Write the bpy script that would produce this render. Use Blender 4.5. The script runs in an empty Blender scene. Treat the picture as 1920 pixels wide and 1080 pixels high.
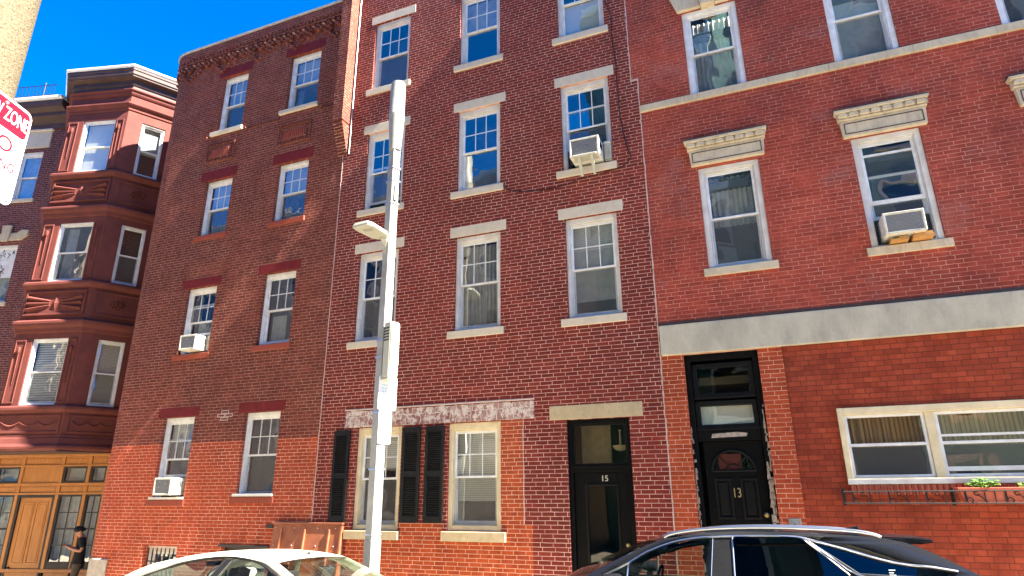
import bpy, bmesh, math, random
from mathutils import Vector, Matrix, noise
from mathutils.geometry import tessellate_polygon
random.seed(7)
SC = bpy.context.scene
COL = SC.collection
PI = math.pi
def rad(a): return math.radians(a)

# ------------------------------------------------------------------ mesh helper
class MB:
    def __init__(s): s.v = []; s.f = []
    def add(s, vs, fs, M=None):
        b = len(s.v)
        s.v += [tuple(M @ Vector(p)) if M is not None else tuple(p) for p in vs]
        s.f += [tuple(i + b for i in f) for f in fs]
        return s
    def box(s, x0, x1, y0, y1, z0, z1, M=None):
        vs = [(x0,y0,z0),(x1,y0,z0),(x1,y1,z0),(x0,y1,z0),(x0,y0,z1),(x1,y0,z1),(x1,y1,z1),(x0,y1,z1)]
        fs = [(0,3,2,1),(4,5,6,7),(0,1,5,4),(1,2,6,5),(2,3,7,6),(3,0,4,7)]
        return s.add(vs, fs, M)
    def quad(s, a, b, c, d, M=None): return s.add([a,b,c,d], [(0,1,2,3)], M)
    def prism(s, poly, y0, y1, M=None):
        """polygon in (x,z), counter-clockwise seen from -y, extruded from y0 to y1"""
        n = len(poly)
        vs = [(x,y0,z) for x,z in poly] + [(x,y1,z) for x,z in poly]
        fs = [tuple(range(n)), tuple(range(2*n-1, n-1, -1))]
        fs += [(i, i+n, (i+1)%n+n, (i+1)%n) for i in range(n)]
        return s.add(vs, fs, M)
    def ring(s, x0, x1, z0, z1, w, y0, y1, wb=None, wt=None, M=None):
        """rectangular frame in the facade plane"""
        wb = w if wb is None else wb; wt = w if wt is None else wt
        s.box(x0, x0+w, y0, y1, z0, z1, M); s.box(x1-w, x1, y0, y1, z0, z1, M)
        s.box(x0+w, x1-w, y0, y1, z0, z0+wb, M); s.box(x0+w, x1-w, y0, y1, z1-wt, z1, M)
        return s
    def tube(s, pts, r, n=8, M=None, cap=True):
        pts = [Vector(p) for p in pts]; vs = []; fs = []
        up = None
        for i, p in enumerate(pts):
            t = (pts[min(i+1, len(pts)-1)] - pts[max(i-1, 0)]).normalized()
            if up is None:
                up = Vector((0,0,1)) if abs(t.z) < .9 else Vector((0,1,0))
            a = t.cross(up).normalized(); b = a.cross(t).normalized(); up = b
            rr = r[i] if isinstance(r, (list, tuple)) else r
            for k in range(n):
                an = 2*PI*k/n
                vs.append(p + a*math.cos(an)*rr + b*math.sin(an)*rr)
        for i in range(len(pts)-1):
            for k in range(n):
                fs.append((i*n+k, i*n+(k+1)%n, (i+1)*n+(k+1)%n, (i+1)*n+k))
        if cap:
            fs.append(tuple(range(n-1,-1,-1))); fs.append(tuple((len(pts)-1)*n+k for k in range(n)))
        return s.add(vs, fs, M)
    def lathe(s, prof, n=24, M=None):
        """profile [(r,z)] about the z axis"""
        vs = []; fs = []
        for r, z in prof:
            for k in range(n):
                a = 2*PI*k/n; vs.append((r*math.cos(a), r*math.sin(a), z))
        for i in range(len(prof)-1):
            for k in range(n):
                fs.append((i*n+k, i*n+(k+1)%n, (i+1)*n+(k+1)%n, (i+1)*n+k))
        fs.append(tuple(range(n-1,-1,-1))); fs.append(tuple((len(prof)-1)*n+k for k in range(n)))
        return s.add(vs, fs, M)
    def sweep(s, plan, prof, M=None, close=True):
        """profile [(d,z)] (d = outward) carried along an open plan polyline; outward is right of travel... (dy,-dx)"""
        P = [Vector((p[0], p[1])) for p in plan]; N = []
        for i in range(len(P)):
            ns = []
            if i > 0: d = (P[i]-P[i-1]).normalized(); ns.append(Vector((d.y,-d.x)))
            if i < len(P)-1: d = (P[i+1]-P[i]).normalized(); ns.append(Vector((d.y,-d.x)))
            m = sum(ns, Vector((0,0)))/len(ns); m = m/ max(.2, m.length_squared)
            N.append(m)
        k = len(prof); vs = []; fs = []
        for p, n in zip(P, N):
            for d, z in prof:
                q = p + n*d; vs.append((q.x, q.y, z))
        for i in range(len(P)-1):
            for j in range(k if close else k-1):
                j2 = (j+1) % k
                fs.append((i*k+j, i*k+j2, (i+1)*k+j2, (i+1)*k+j))
        if close:
            fs.append(tuple(range(k-1,-1,-1))); fs.append(tuple((len(P)-1)*k+j for j in range(k)))
        return s.add(vs, fs, M)
    def wall(s, x0, x1, z0, z1, holes, y, depth, M=None, xs_extra=(), zs_extra=()):
        """facade sheet in plane y with rectangular holes and reveals going back by depth"""
        xs = sorted(set([x0,x1] + [h[0] for h in holes] + [h[1] for h in holes] + list(xs_extra)))
        zs = sorted(set([z0,z1] + [h[2] for h in holes] + [h[3] for h in holes] + list(zs_extra)))
        xs = [x for x in xs if x0-1e-6 <= x <= x1+1e-6]; zs = [z for z in zs if z0-1e-6 <= z <= z1+1e-6]
        idx = {}
        vs = []; fs = []
        def vid(x, z):
            if (x,z) not in idx: idx[(x,z)] = len(vs); vs.append((x,y,z))
            return idx[(x,z)]
        for i in range(len(xs)-1):
            for j in range(len(zs)-1):
                cx = (xs[i]+xs[i+1])/2; cz = (zs[j]+zs[j+1])/2
                if any(h[0] < cx < h[1] and h[2] < cz < h[3] for h in holes): continue
                fs.append((vid(xs[i],zs[j]), vid(xs[i+1],zs[j]), vid(xs[i+1],zs[j+1]), vid(xs[i],zs[j+1])))
        s.add(vs, fs, M)
        for h in holes:
            a0,a1,b0,b1 = h[:4]
            y2 = y + (h[4] if len(h) > 4 else depth)
            s.quad((a0,y,b0),(a0,y,b1),(a0,y2,b1),(a0,y2,b0), M)
            s.quad((a1,y,b1),(a1,y,b0),(a1,y2,b0),(a1,y2,b1), M)
            s.quad((a0,y,b1),(a1,y,b1),(a1,y2,b1),(a0,y2,b1), M)
            s.quad((a1,y,b0),(a0,y,b0),(a0,y2,b0),(a1,y2,b0), M)
        return s
    def grid(s, pts, M=None, flip=False):
        n = len(pts); m = len(pts[0])
        vs = [p for row in pts for p in row]; fs = []
        for i in range(n-1):
            for j in range(m-1):
                f = (i*m+j, i*m+j+1, (i+1)*m+j+1, (i+1)*m+j)
                fs.append(f[::-1] if flip else f)
        return s.add(vs, fs, M)

def obj(name, mb, mat=None, parent=None, smooth=False, bevel=0, seg=2, solid=0):
    me = bpy.data.meshes.new(name)
    me.from_pydata([tuple(v) for v in mb.v], [], mb.f); me.update()
    o = bpy.data.objects.new(name, me); COL.objects.link(o)
    if mat is not None: me.materials.append(mat)
    if smooth:
        me.polygons.foreach_set('use_smooth', [True]*len(me.polygons))
        me.set_sharp_from_angle(angle=rad(smooth if smooth is not True else 40))
    if solid:
        m = o.modifiers.new('Solid', 'SOLIDIFY'); m.thickness = solid; m.offset = -1
    if bevel:
        m = o.modifiers.new('Bevel', 'BEVEL'); m.width = bevel; m.segments = seg; m.limit_method = 'ANGLE'; m.angle_limit = rad(40)
    if parent is not None: put(o, parent)
    return o
ROOTM = {}
def put(o, parent):
    """child keeps the coordinates it was built in (the building's own frame)"""
    o.parent = parent
    root = parent
    while root.parent is not None: root = root.parent
    if parent is root: o.matrix_parent_inverse = ROOTM.get(root.name, Matrix.Identity(4))
def thing(name, label, cat, loc=(0,0,0), rotz=0, group=None, local=True):
    """an Empty at the base of a thing; local=False: its children are built in world coordinates"""
    e = bpy.data.objects.new(name, None); COL.objects.link(e)
    e.empty_display_size = .3
    e.location = loc; e.rotation_euler = (0,0,rotz)
    M = Matrix.Translation(Vector(loc)) @ Matrix.Rotation(rotz, 4, 'Z')
    ROOTM[e.name] = Matrix.Identity(4) if local else M.inverted()
    e['label'] = label; e['category'] = cat
    if group: e['group'] = group
    return e
def tag(o, label, cat, group=None):
    o['label'] = label; o['category'] = cat
    if group: o['group'] = group
    return o

# ------------------------------------------------------------------ materials
class NT:
    def __init__(s, name):
        s.m = bpy.data.materials.new(name); s.m.use_nodes = True
        s.t = s.m.node_tree; s.t.nodes.clear()
        s.out = s.t.nodes.new('ShaderNodeOutputMaterial')
    def n(s, typ, **kw):
        nd = s.t.nodes.new(typ)
        for k, v in kw.items():
            if k.startswith('i_'):
                key = k[2:].replace('_', ' ')
                nd.inputs[key].default_value = v
            else: setattr(nd, k, v)
        return nd
    def l(s, a, b): s.t.links.new(a, b); return b
    def math(s, op, a, b=None, clamp=False):
        nd = s.t.nodes.new('ShaderNodeMath'); nd.operation = op; nd.use_clamp = clamp
        for i, x in enumerate((a, b)):
            if x is None: continue
            if isinstance(x, (int, float)): nd.inputs[i].default_value = x
            else: s.l(x, nd.inputs[i])
        return nd.outputs[0]
    def mix(s, f, a, b, blend='MIX'):
        nd = s.t.nodes.new('ShaderNodeMix'); nd.data_type = 'RGBA'; nd.blend_type = blend
        for sock, x in ((nd.inputs[0], f), (nd.inputs[6], a), (nd.inputs[7], b)):
            if isinstance(x, (int, float)): sock.default_value = x
            elif isinstance(x, tuple): sock.default_value = (*x[:3], 1)
            else: s.l(x, sock)
        return nd.outputs[2]
    def ramp(s, f, stops):
        nd = s.t.nodes.new('ShaderNodeMapRange')
        nd.inputs[1].default_value, nd.inputs[2].default_value, nd.inputs[3].default_value, nd.inputs[4].default_value = stops
        s.l(f, nd.inputs[0]); return nd.outputs[0]
    def noise(s, vec, scale, detail=4, rough=.55):
        nd = s.n('ShaderNodeTexNoise'); nd.inputs['Scale'].default_value = scale
        nd.inputs['Detail'].default_value = detail; nd.inputs['Roughness'].default_value = rough
        s.l(vec, nd.inputs['Vector']); return nd.outputs['Fac']
    def coord(s): return s.n('ShaderNodeTexCoord').outputs['Object']
    def sep(s, v):
        nd = s.n('ShaderNodeSeparateXYZ'); s.l(v, nd.inputs[0]); return nd.outputs
    def comb(s, x, y, z):
        nd = s.n('ShaderNodeCombineXYZ')
        for i, q in enumerate((x,y,z)):
            if isinstance(q, (int,float)): nd.inputs[i].default_value = q
            else: s.l(q, nd.inputs[i])
        return nd.outputs[0]
    def bsdf(s, col, rough=.8, metal=0, spec=.3, normal=None, coat=0):
        b = s.n('ShaderNodeBsdfPrincipled')
        if isinstance(col, tuple): b.inputs['Base Color'].default_value = (*col[:3], 1)
        else: s.l(col, b.inputs['Base Color'])
        if isinstance(rough, (int,float)): b.inputs['Roughness'].default_value = rough
        else: s.l(rough, b.inputs['Roughness'])
        b.inputs['Metallic'].default_value = metal; b.inputs['Specular IOR Level'].default_value = spec
        if coat: b.inputs['Coat Weight'].default_value = coat; b.inputs['Coat Roughness'].default_value = .03
        if normal is not None: s.l(normal, b.inputs['Normal'])
        s.l(b.outputs[0], s.out.inputs[0]); return b
    def bump(s, h, strength=.5, dist=.01, normal=None):
        nd = s.n('ShaderNodeBump'); nd.inputs['Strength'].default_value = strength; nd.inputs['Distance'].default_value = dist
        s.l(h, nd.inputs['Height'])
        if normal is not None: s.l(normal, nd.inputs['Normal'])
        return nd.outputs[0]

def plain(name, c, rough=.6, metal=0, spec=.4, var=.12, scale=6, bump=0, bscale=40, coat=0, c2=None):
    t = NT(name); v = t.coord()
    f = t.noise(v, scale, 5)
    f2 = t.ramp(f, (.3,.7,0,1))
    c2 = c2 or tuple(x*(1-var*2) for x in c)
    col = t.mix(f2, tuple(min(1,x*(1+var*.4)) for x in c), c2)
    nm = t.bump(t.noise(v, bscale, 4), .5, bump) if bump else None
    t.bsdf(col, rough, metal, spec, nm, coat); return t.m

def brick(name, c1, c2, mortar, bw=.212, bh=.065, ms=.010, msm=.15, bump=.006, soot=(.04,.025,.022), sootamt=.35, sootscale=.55,
          wave=0, mfade=.35, pale=None, paleamt=0, jit=.004, bias=0, split=None, seed=0, dusty=None):
    """brick courses in metres along (x+y, z); split=(z, c1b, c2b, mortarb) gives the painted lower storey its own colours"""
    t = NT(name); v = t.coord(); x, y, z = t.sep(v)
    dn = t.n('ShaderNodeTexNoise'); dn.inputs['Scale'].default_value = 9; dn.inputs['Detail'].default_value = 2; t.l(v, dn.inputs['Vector'])
    sub = t.n('ShaderNodeVectorMath', operation='MULTIPLY_ADD'); t.l(dn.outputs['Color'], sub.inputs[0])
    sub.inputs[1].default_value = (jit*2.2,)*3; sub.inputs[2].default_value = (-jit,)*3
    rw_ = t.n('ShaderNodeTexWhiteNoise', noise_dimensions='1D'); t.l(t.math('FLOOR', t.math('DIVIDE', z, bh)), rw_.inputs['W'])
    u = t.math('ADD', t.math('ADD', x, y), t.math('MULTIPLY', rw_.outputs['Value'], bw*.42))
    uv = t.comb(u, z, 0)
    ad = t.n('ShaderNodeVectorMath', operation='ADD'); t.l(uv, ad.inputs[0]); t.l(sub.outputs[0], ad.inputs[1])
    def tex(a, b, m):
        nd = t.n('ShaderNodeTexBrick'); t.l(ad.outputs[0], nd.inputs['Vector'])
        nd.offset = .5; nd.offset_frequency = 2; nd.squash = 1
        nd.inputs['Color1'].default_value = (*a,1); nd.inputs['Color2'].default_value = (*b,1); nd.inputs['Mortar'].default_value = (*m,1)
        nd.inputs['Scale'].default_value = 1; nd.inputs['Mortar Size'].default_value = ms*.5; nd.inputs['Mortar Smooth'].default_value = msm
        nd.inputs['Bias'].default_value = bias; nd.inputs['Brick Width'].default_value = bw; nd.inputs['Row Height'].default_value = bh
        return nd
    nA = tex(c1, c2, c1); fac = nA.outputs['Fac']
    n1 = t.noise(v, sootscale, 6, .62); n2 = t.noise(v, 3.1, 5, .6); n3 = t.noise(v, 38, 4, .6)
    bcol = nA.outputs['Color']
    # finer per-brick scatter: a noise read at brick centres
    fl = t.n('ShaderNodeTexWhiteNoise', noise_dimensions='2D')
    row = t.math('FLOOR', t.math('DIVIDE', t.sep(ad.outputs[0])[1], bh))
    odd = t.math('MULTIPLY', t.math('MODULO', row, 2), .5)
    colx = t.math('FLOOR', t.math('ADD', t.math('DIVIDE', t.sep(ad.outputs[0])[0], bw), odd))
    t.l(t.comb(colx, row, 0), fl.inputs['Vector'])
    bcol = t.mix(t.ramp(fl.outputs['Value'], (0,1,0,.75)), bcol, t.mix(1, bcol, (.72,.66,.66), 'MULTIPLY'))
    mcol = mortar
    if split:
        zs, a2, b2, m2 = split
        nB = tex(a2, b2, a2)
        edge = t.math('GREATER_THAN', t.math('ADD', z, t.math('MULTIPLY', t.math('SUBTRACT', n2, .5), .02)), zs)
        bcol = t.mix(edge, nB.outputs['Color'], bcol); mcol = t.mix(edge, m2, mortar)
    bcol = t.mix(t.ramp(n3, (.35,.75,0,.35)), bcol, t.mix(1, bcol, (.6,.55,.55), 'MULTIPLY'))
    bcol = t.mix(t.ramp(n1, (.42,.72,0,sootamt)), bcol, soot)
    bcol = t.mix(t.ramp(n2, (.5,.8,0,sootamt*.6)), bcol, soot)
    n6 = t.noise(t.comb(t.math('MULTIPLY', u, 2.6), 0, t.math('MULTIPLY', z, .30)), 1.5, 5, .6)
    bcol = t.mix(t.ramp(n6, (.50,.72,0,.55)), bcol, t.mix(1, bcol, (.62,.55,.55), 'MULTIPLY'))
    n7 = t.noise(v, .42, 3, .5)
    bcol = t.mix(t.ramp(n7, (.45,.65,0,.5)), bcol, t.mix(1, bcol, (1.18,1.25,1.2), 'MULTIPLY'))
    mvis = t.ramp(t.noise(v, 1.7, 4, .6), (.3,.62,1-mfade,1))
    mvis = t.math('MULTIPLY', mvis, t.ramp(n2, (.2,.55,1-mfade*.6,1)))
    mvis = t.math('MULTIPLY', mvis, t.ramp(t.noise(v, 6.5, 3, .6), (.30,.50,1-mfade,1)))
    mfac = t.math('MULTIPLY', fac, mvis)
    col = t.mix(mfac, bcol, mcol)
    if pale:
        n5 = t.noise(v, .8, 7, .7)
        col = t.mix(t.ramp(n5, (.56,.74,0,paleamt)), col, pale)
    h = t.math('SUBTRACT', t.math('MULTIPLY', n3, .35), t.math('MULTIPLY', fac, 1.0))
    hb = t.math('MULTIPLY', fl.outputs['Value'], .35)
    h = t.math('ADD', h, hb)
    nm = t.bump(h, .55, bump)
    if wave:
        nm = t.bump(t.noise(v, .9, 2, .4), 1.0, wave, nm)
    t.bsdf(col, .9, 0, .08, nm); return t.m

def glass(name, tint=(.8,.85,.83), ior=1.9, rough=.0, wob=.0015, glossc=(1,1,1)):
    t = NT(name); v = t.coord()
    nm = t.bump(t.noise(v, 2.2, 1), .6, wob*6)
    tr = t.n('ShaderNodeBsdfTransparent'); tr.inputs[0].default_value = (*tint,1)
    gl = t.n('ShaderNodeBsdfGlossy'); gl.inputs['Roughness'].default_value = rough; gl.inputs['Color'].default_value = (*glossc,1)
    t.l(nm, gl.inputs['Normal'])
    fr = t.n('ShaderNodeFresnel'); bf = t.n('ShaderNodeNewGeometry').outputs['Backfacing']
    t.l(t.math('ADD', ior, t.math('MULTIPLY', bf, 1/ior-ior)), fr.inputs['IOR'])
    mx = t.n('ShaderNodeMixShader'); t.l(fr.outputs[0], mx.inputs[0]); t.l(tr.outputs[0], mx.inputs[1]); t.l(gl.outputs[0], mx.inputs[2])
    t.l(mx.outputs[0], t.out.inputs[0]); return t.m

def stripes(name, ca, cb, period, axis=2, rough=.7, duty=.5, bump=0):
    t = NT(name); v = t.coord(); c = t.sep(v)[axis]
    f = t.math('FRACT', t.math('DIVIDE', c, period))
    g = t.math('ABSOLUTE', t.math('SUBTRACT', f, .5))
    k = t.ramp(g, (duty*.5-.12, duty*.5+.12, 0, 1))
    nm = t.bump(g, .6, bump) if bump else None
    t.bsdf(t.mix(k, ca, cb), rough, 0, .3, nm); return t.m

def stone(name, c, stain=(.25,.23,.2), amt=.5, scale=5, rough=.85, streak=1, bump=.004):
    t = NT(name); v = t.coord(); x,y,z = t.sep(v)
    sv = t.comb(t.math('MULTIPLY', x, 1), t.math('MULTIPLY', y, 1), t.math('MULTIPLY', z, streak))
    n1 = t.noise(sv, scale, 7, .68); n2 = t.noise(v, 60, 4); n4 = t.noise(sv, scale*3.7, 5, .7)
    col = t.mix(t.ramp(n1, (.44,.62,0,amt)), c, stain)
    col = t.mix(t.ramp(n4, (.52,.66,0,amt*.6)), col, tuple(min(.8,q*1.25) for q in c))
    col = t.mix(t.ramp(n4, (.46,.36,0,amt*.5)), col, tuple(q*.75 for q in stain))
    col = t.mix(t.ramp(n2, (.3,.75,0,.25)), col, tuple(q*.7 for q in c))
    nm = t.bump(t.math('ADD', n2, t.math('MULTIPLY', n1, 2)), .5, bump)
    t.bsdf(col, rough, 0, .2, nm); return t.m

M = {}
M['brick_mid'] = brick('dark_red_brick', (.265,.043,.030), (.185,.032,.025), (.70,.45,.36), ms=.0092, soot=(.08,.028,.025), sootamt=.4, mfade=.45, jit=.0035)
M['brick_mid_orange'] = brick('orange_brick_patch', (.46,.088,.030), (.36,.068,.027), (.68,.40,.28), ms=.010, sootamt=.15, mfade=.3)
M['brick_bow'] = brick('brown_red_brick', (.245,.066,.043), (.175,.047,.033), (.50,.27,.20), bh=.0655, ms=.0095, soot=(.06,.032,.028), sootamt=.45, mfade=.6, wave=.06,
                       split=(3.03, (.44,.078,.032), (.37,.064,.030), (.80,.46,.33)), jit=.004)
M['brick_right'] = brick('faded_red_brick', (.43,.080,.050), (.35,.066,.043), (.60,.31,.23), ms=.0075, soot=(.075,.03,.03), sootamt=.6, sootscale=.7, mfade=.75, pale=(.36,.22,.20), paleamt=.35)
M['brick_infill'] = brick('dark_jointed_brick', (.39,.074,.036), (.28,.054,.029), (.10,.03,.018), bw=.205, bh=.0745, ms=.009, soot=(.10,.03,.022), sootamt=.3, mfade=.1)
M['brick_pilaster'] = brick('orange_pilaster_brick', (.47,.088,.034), (.38,.068,.030), (.66,.40,.28), ms=.0085, sootamt=.2, mfade=.4)
M['brick_bay'] = brick('purple_red_brick', (.20,.062,.060), (.14,.045,.046), (.42,.33,.31), ms=.009, sootamt=.3, mfade=.3)
M['brick_teal'] = brick('teal_painted_brick', (.10,.22,.20), (.08,.18,.17), (.13,.24,.22), ms=.006, sootamt=.1)
M['brick_sill'] = stripes('rowlock_brick', (.30,.065,.035), (.20,.045,.03), .068, 0, .85, .8, .006)
M['distress'] = None
M['limestone'] = stone('grey_limestone', (.62,.54,.41), (.48,.41,.31), .4, 3)
M['buffstone'] = stone('buff_sandstone', (.50,.40,.24), (.36,.28,.17), .5, 3)
M['hoodstone'] = stone('cream_carved_stone', (.58,.49,.34), (.30,.25,.19), .45, 6, streak=.35)
M['concrete'] = stone('weathered_concrete', (.50,.465,.36), (.34,.315,.25), .6, 1.8, streak=.45, bump=.006)
M['granite'] = stone('granite_block', (.45,.40,.33), (.32,.27,.22), .6, 9)
M['redlintel'] = plain('dark_red_lintel_paint', (.175,.020,.018), .7, spec=.15, var=.15)
M['brownstone'] = plain('painted_brownstone', (.150,.043,.033), .75, spec=.15, var=.18, scale=3, bump=.004, c2=(.11,.034,.028))
M['brownstone_dark'] = plain('dark_brown_cornice_paint', (.075,.040,.032), .6, var=.2, scale=3)
M['white_trim'] = plain('white_window_vinyl', (.76,.77,.77), .5, var=.12, scale=7, c2=(.62,.61,.58))
M['white_worn'] = plain('worn_white_casing_paint', (.66,.64,.60), .7, var=.16, scale=5, c2=(.54,.50,.44))
M['cream_trim'] = plain('cream_casing_paint', (.72,.62,.40), .6, var=.12, scale=4, c2=(.56,.46,.28))
M['cornice_white'] = plain('white_gutter_paint', (.72,.74,.74), .5, var=.05)
M['black_paint'] = plain('black_door_paint', (.005,.005,.005), .55, spec=.08, var=.2, scale=8)
M['black_panel'] = plain('black_panel_paint', (.008,.008,.008), .45, spec=.15, var=.2, scale=8)
M['shutter'] = plain('black_shutter_paint', (.013,.0135,.013), .6, spec=.15, var=.25, scale=10)
M['peel'] = plain('peeling_bare_wood', (.44,.37,.30), .85, var=.25, scale=18, bump=.01)
M['wood'] = None
M['dark_wood'] = plain('dark_frame_paint', (.035,.028,.024), .5, var=.2)
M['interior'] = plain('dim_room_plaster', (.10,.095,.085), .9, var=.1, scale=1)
M['curtain'] = plain('pale_curtain_cloth', (.55,.53,.47), .9, var=.12, scale=9)
M['curtain_grey'] = plain('grey_curtain_cloth', (.46,.48,.47), .9, var=.12, scale=7)
M['room_dark'] = plain('unlit_room_sheet', (.055,.055,.058), .9, var=.12, scale=7)  # near-black sheet, paints the unlit room behind the panes
M['curtain_red'] = plain('red_curtain_cloth', (.07,.012,.005), .9, var=.2, scale=9)
M['bamboo'] = stripes('bamboo_shade', (.50,.30,.12), (.20,.11,.045), .055, 0, .8, .7)
M['blind'] = stripes('venetian_slats', (.62,.62,.58), (.30,.30,.28), .036, 2, .6, .75, .004)
M['blind_wide'] = stripes('wide_venetian_slats', (.66,.67,.66), (.16,.17,.17), .062, 2, .6, .62, .006)
M['shade'] = plain('pale_roller_shade', (.78,.74,.60), .8, var=.05, scale=2)
M['screen'] = None
M['lampshade'] = plain('milk_glass', (.85,.83,.75), .4, var=.03)
M['glass'] = glass('window_glass', (.94,.96,.95), 2.15)
M['glass_dark'] = glass('door_glass', (.8,.77,.68), 1.4)
M['iron'] = plain('black_wrought_iron', (.018,.014,.013), .5, metal=.3, var=.2)
M['terracotta'] = plain('terracotta_plastic', (.50,.115,.06), .55, var=.08)
M['leaf'] = plain('bright_leaf', (.16,.30,.035), .5, var=.25, scale=30)
M['soil'] = plain('soil', (.05,.035,.025), .95, var=.2, bump=.01)
M['pole'] = plain('pale_grey_pole_paint', (.32,.315,.285), .5, var=.06, scale=7, spec=.4, c2=(.24,.235,.21), bump=.002, bscale=30)
M['equip'] = plain('cream_equipment_plastic', (.42,.42,.34), .5, var=.05, scale=2)
M['steel'] = plain('galvanised_steel', (.45,.45,.45), .4, metal=.8, var=.1)
M['signwhite'] = plain('white_sign_face', (.86,.87,.86), .4, var=.03)
M['signgreen'] = plain('pale_green_sign_print', (.45,.72,.66), .5, var=.1)
M['signred'] = plain('red_sign_print', (.30,.006,.02), .4, var=.05)
M['ac_white'] = plain('white_ac_casing', (.66,.65,.57), .5, var=.06, scale=11, c2=(.46,.43,.34))
M['ac_grille'] = stripes('grey_ac_fins', (.22,.22,.21), (.03,.03,.03), .02, 2, .5, .8, .003)
M['woodblock'] = plain('orange_wood_block', (.52,.26,.075), .7, var=.15, scale=20)
M['asphalt'] = plain('bounce_pale_road', (.30,.265,.205), .9, var=.2, scale=12, bump=.01, bscale=90)  # out-of-view road, tone paled to bounce warm light onto the facades
M['sidewalk'] = plain('sidewalk_concrete', (.55,.49,.38), .9, var=.12, scale=4, bump=.004, bscale=70)
M['kerb'] = plain('granite_kerb', (.40,.39,.37), .85, var=.15, scale=14)
M['ground'] = plain('far_ground', (.16,.15,.13), .95, var=.15, scale=.4)
M['rust'] = plain('rust_red_painted_steel', (.36,.125,.055), .45, var=.15, scale=7, spec=.4, c2=(.24,.075,.04))
M['rubber'] = plain('black_rubber', (.015,.015,.015), .7, var=.1)
M['cable'] = plain('black_cable', (.012,.012,.013), .5, var=.05)
M['pebble'] = None
M['gutter_grey'] = plain('weathered_gutter', (.36,.36,.35), .6, var=.1)
M['roof'] = plain('tar_roof', (.06,.06,.06), .9)
M['skin'] = plain('warm_skin', (.42,.20,.12), .55, var=.06, scale=20)
M['hair'] = plain('black_hair', (.008,.007,.007), .6, var=.1)
M['tee'] = plain('black_cotton', (.010,.011,.013), .9, var=.15, scale=25)
M['trousers'] = plain('brown_trousers', (.095,.070,.050), .9, var=.15, scale=20)
M['brass'] = plain('brass_numeral', (.62,.47,.20), .35, metal=.6, var=.08)
M['cream_num'] = plain('cream_numeral', (.72,.66,.46), .5, var=.05)
M['mortar'] = plain('pale_mortar', (.60,.46,.40), .9, var=.12, scale=9)

def mk_wood():
    t = NT('honey_varnished_wood'); v = t.coord(); x,y,z = t.sep(v)
    n = t.noise(t.comb(t.math('MULTIPLY',x,14), t.math('MULTIPLY',y,14), t.math('MULTIPLY',z,1.2)), 2.2, 5, .6)
    n2 = t.noise(v, 1.3, 3)
    col = t.mix(t.ramp(n,(.3,.7,0,1)), (.52,.225,.055), (.36,.135,.032))
    col = t.mix(t.ramp(n2,(.4,.75,0,.4)), col, (.30,.11,.025))
    t.bsdf(col, .38, 0, .5, t.bump(n,.3,.003)); return t.m
M['wood'] = mk_wood()
def mk_distress():
    t = NT('limewashed_old_brick'); v = t.coord(); x,y,z = t.sep(v)
    nd = t.n('ShaderNodeTexBrick'); nd.inputs['Scale'].default_value = 1
    nd.inputs['Brick Width'].default_value = .10; nd.inputs['Row Height'].default_value = .20
    nd.inputs['Mortar Size'].default_value = .008; nd.inputs['Mortar Smooth'].default_value = .3; nd.offset = .3
    nd.inputs['Color1'].default_value = (.26,.10,.085,1); nd.inputs['Color2'].default_value = (.42,.26,.22,1); nd.inputs['Mortar'].default_value = (.60,.53,.47,1)
    dn = t.n('ShaderNodeTexNoise'); dn.inputs['Scale'].default_value = 9; t.l(v, dn.inputs['Vector'])
    sub = t.n('ShaderNodeVectorMath', operation='MULTIPLY_ADD'); t.l(dn.outputs['Color'], sub.inputs[0]); sub.inputs[1].default_value=(.09,)*3; t.l(t.comb(x, z, 0), sub.inputs[2])
    t.l(sub.outputs[0], nd.inputs['Vector'])
    n = t.noise(v, 6.5, 7, .75); n2 = t.noise(v, 17, 5, .75)
    col = t.mix(t.ramp(n,(.48,.56,0,.9)), nd.outputs['Color'], (.66,.57,.50))
    col = t.mix(t.ramp(n2,(.56,.64,0,.85)), col, (.10,.05,.045))
    t.bsdf(col, .92, 0, .2, t.bump(t.math('ADD',n,n2),.8,.02)); return t.m
M['distress'] = mk_distress()
def mk_pebble():
    t = NT('exposed_aggregate_concrete'); v = t.coord()
    vo = t.n('ShaderNodeTexVoronoi'); vo.inputs['Scale'].default_value = 105; t.l(v, vo.inputs['Vector'])
    wn = t.sep(vo.outputs['Color'])[0]
    n = t.noise(v, 90, 5, .8)
    col = t.mix(t.ramp(wn,(0,1,0,1)), (.105,.084,.050), (.15,.126,.080))
    col = t.mix(t.ramp(n,(.53,.63,0,.95)), col, (.03,.018,.009))
    t.bsdf(col, .85, 0, .2, t.bump(t.math('SUBTRACT', n, vo.outputs['Distance']), .6, .004)); return t.m
M['pebble'] = mk_pebble()
def mk_screen():
    t = NT('insect_screen'); tr = t.n('ShaderNodeBsdfTransparent'); tr.inputs[0].default_value = (1,1,1,1)
    d = t.n('ShaderNodeBsdfDiffuse'); d.inputs[0].default_value = (.16,.165,.16,1)
    mx = t.n('ShaderNodeMixShader'); mx.inputs[0].default_value = .16
    t.l(tr.outputs[0], mx.inputs[1]); t.l(d.outputs[0], mx.inputs[2]); t.l(mx.outputs[0], t.out.inputs[0]); return t.m
M['screen'] = mk_screen()
# ------------------------------------------------------------------ windows
def curtain_sheet(mb, x0, x1, z0, z1, y, waves, amp, M_=None):
    n = max(12, int(waves*8)); rows = []
    for i in range(n+1):
        x = x0+(x1-x0)*i/n; d = amp*math.sin(waves*2*PI*i/n) + amp*.5*math.sin(waves*4.6*PI*i/n+1)
        rows.append([(x, y+d, z0), (x, y+d*.8, z1)])
    return mb.grid(rows, M_)

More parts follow.
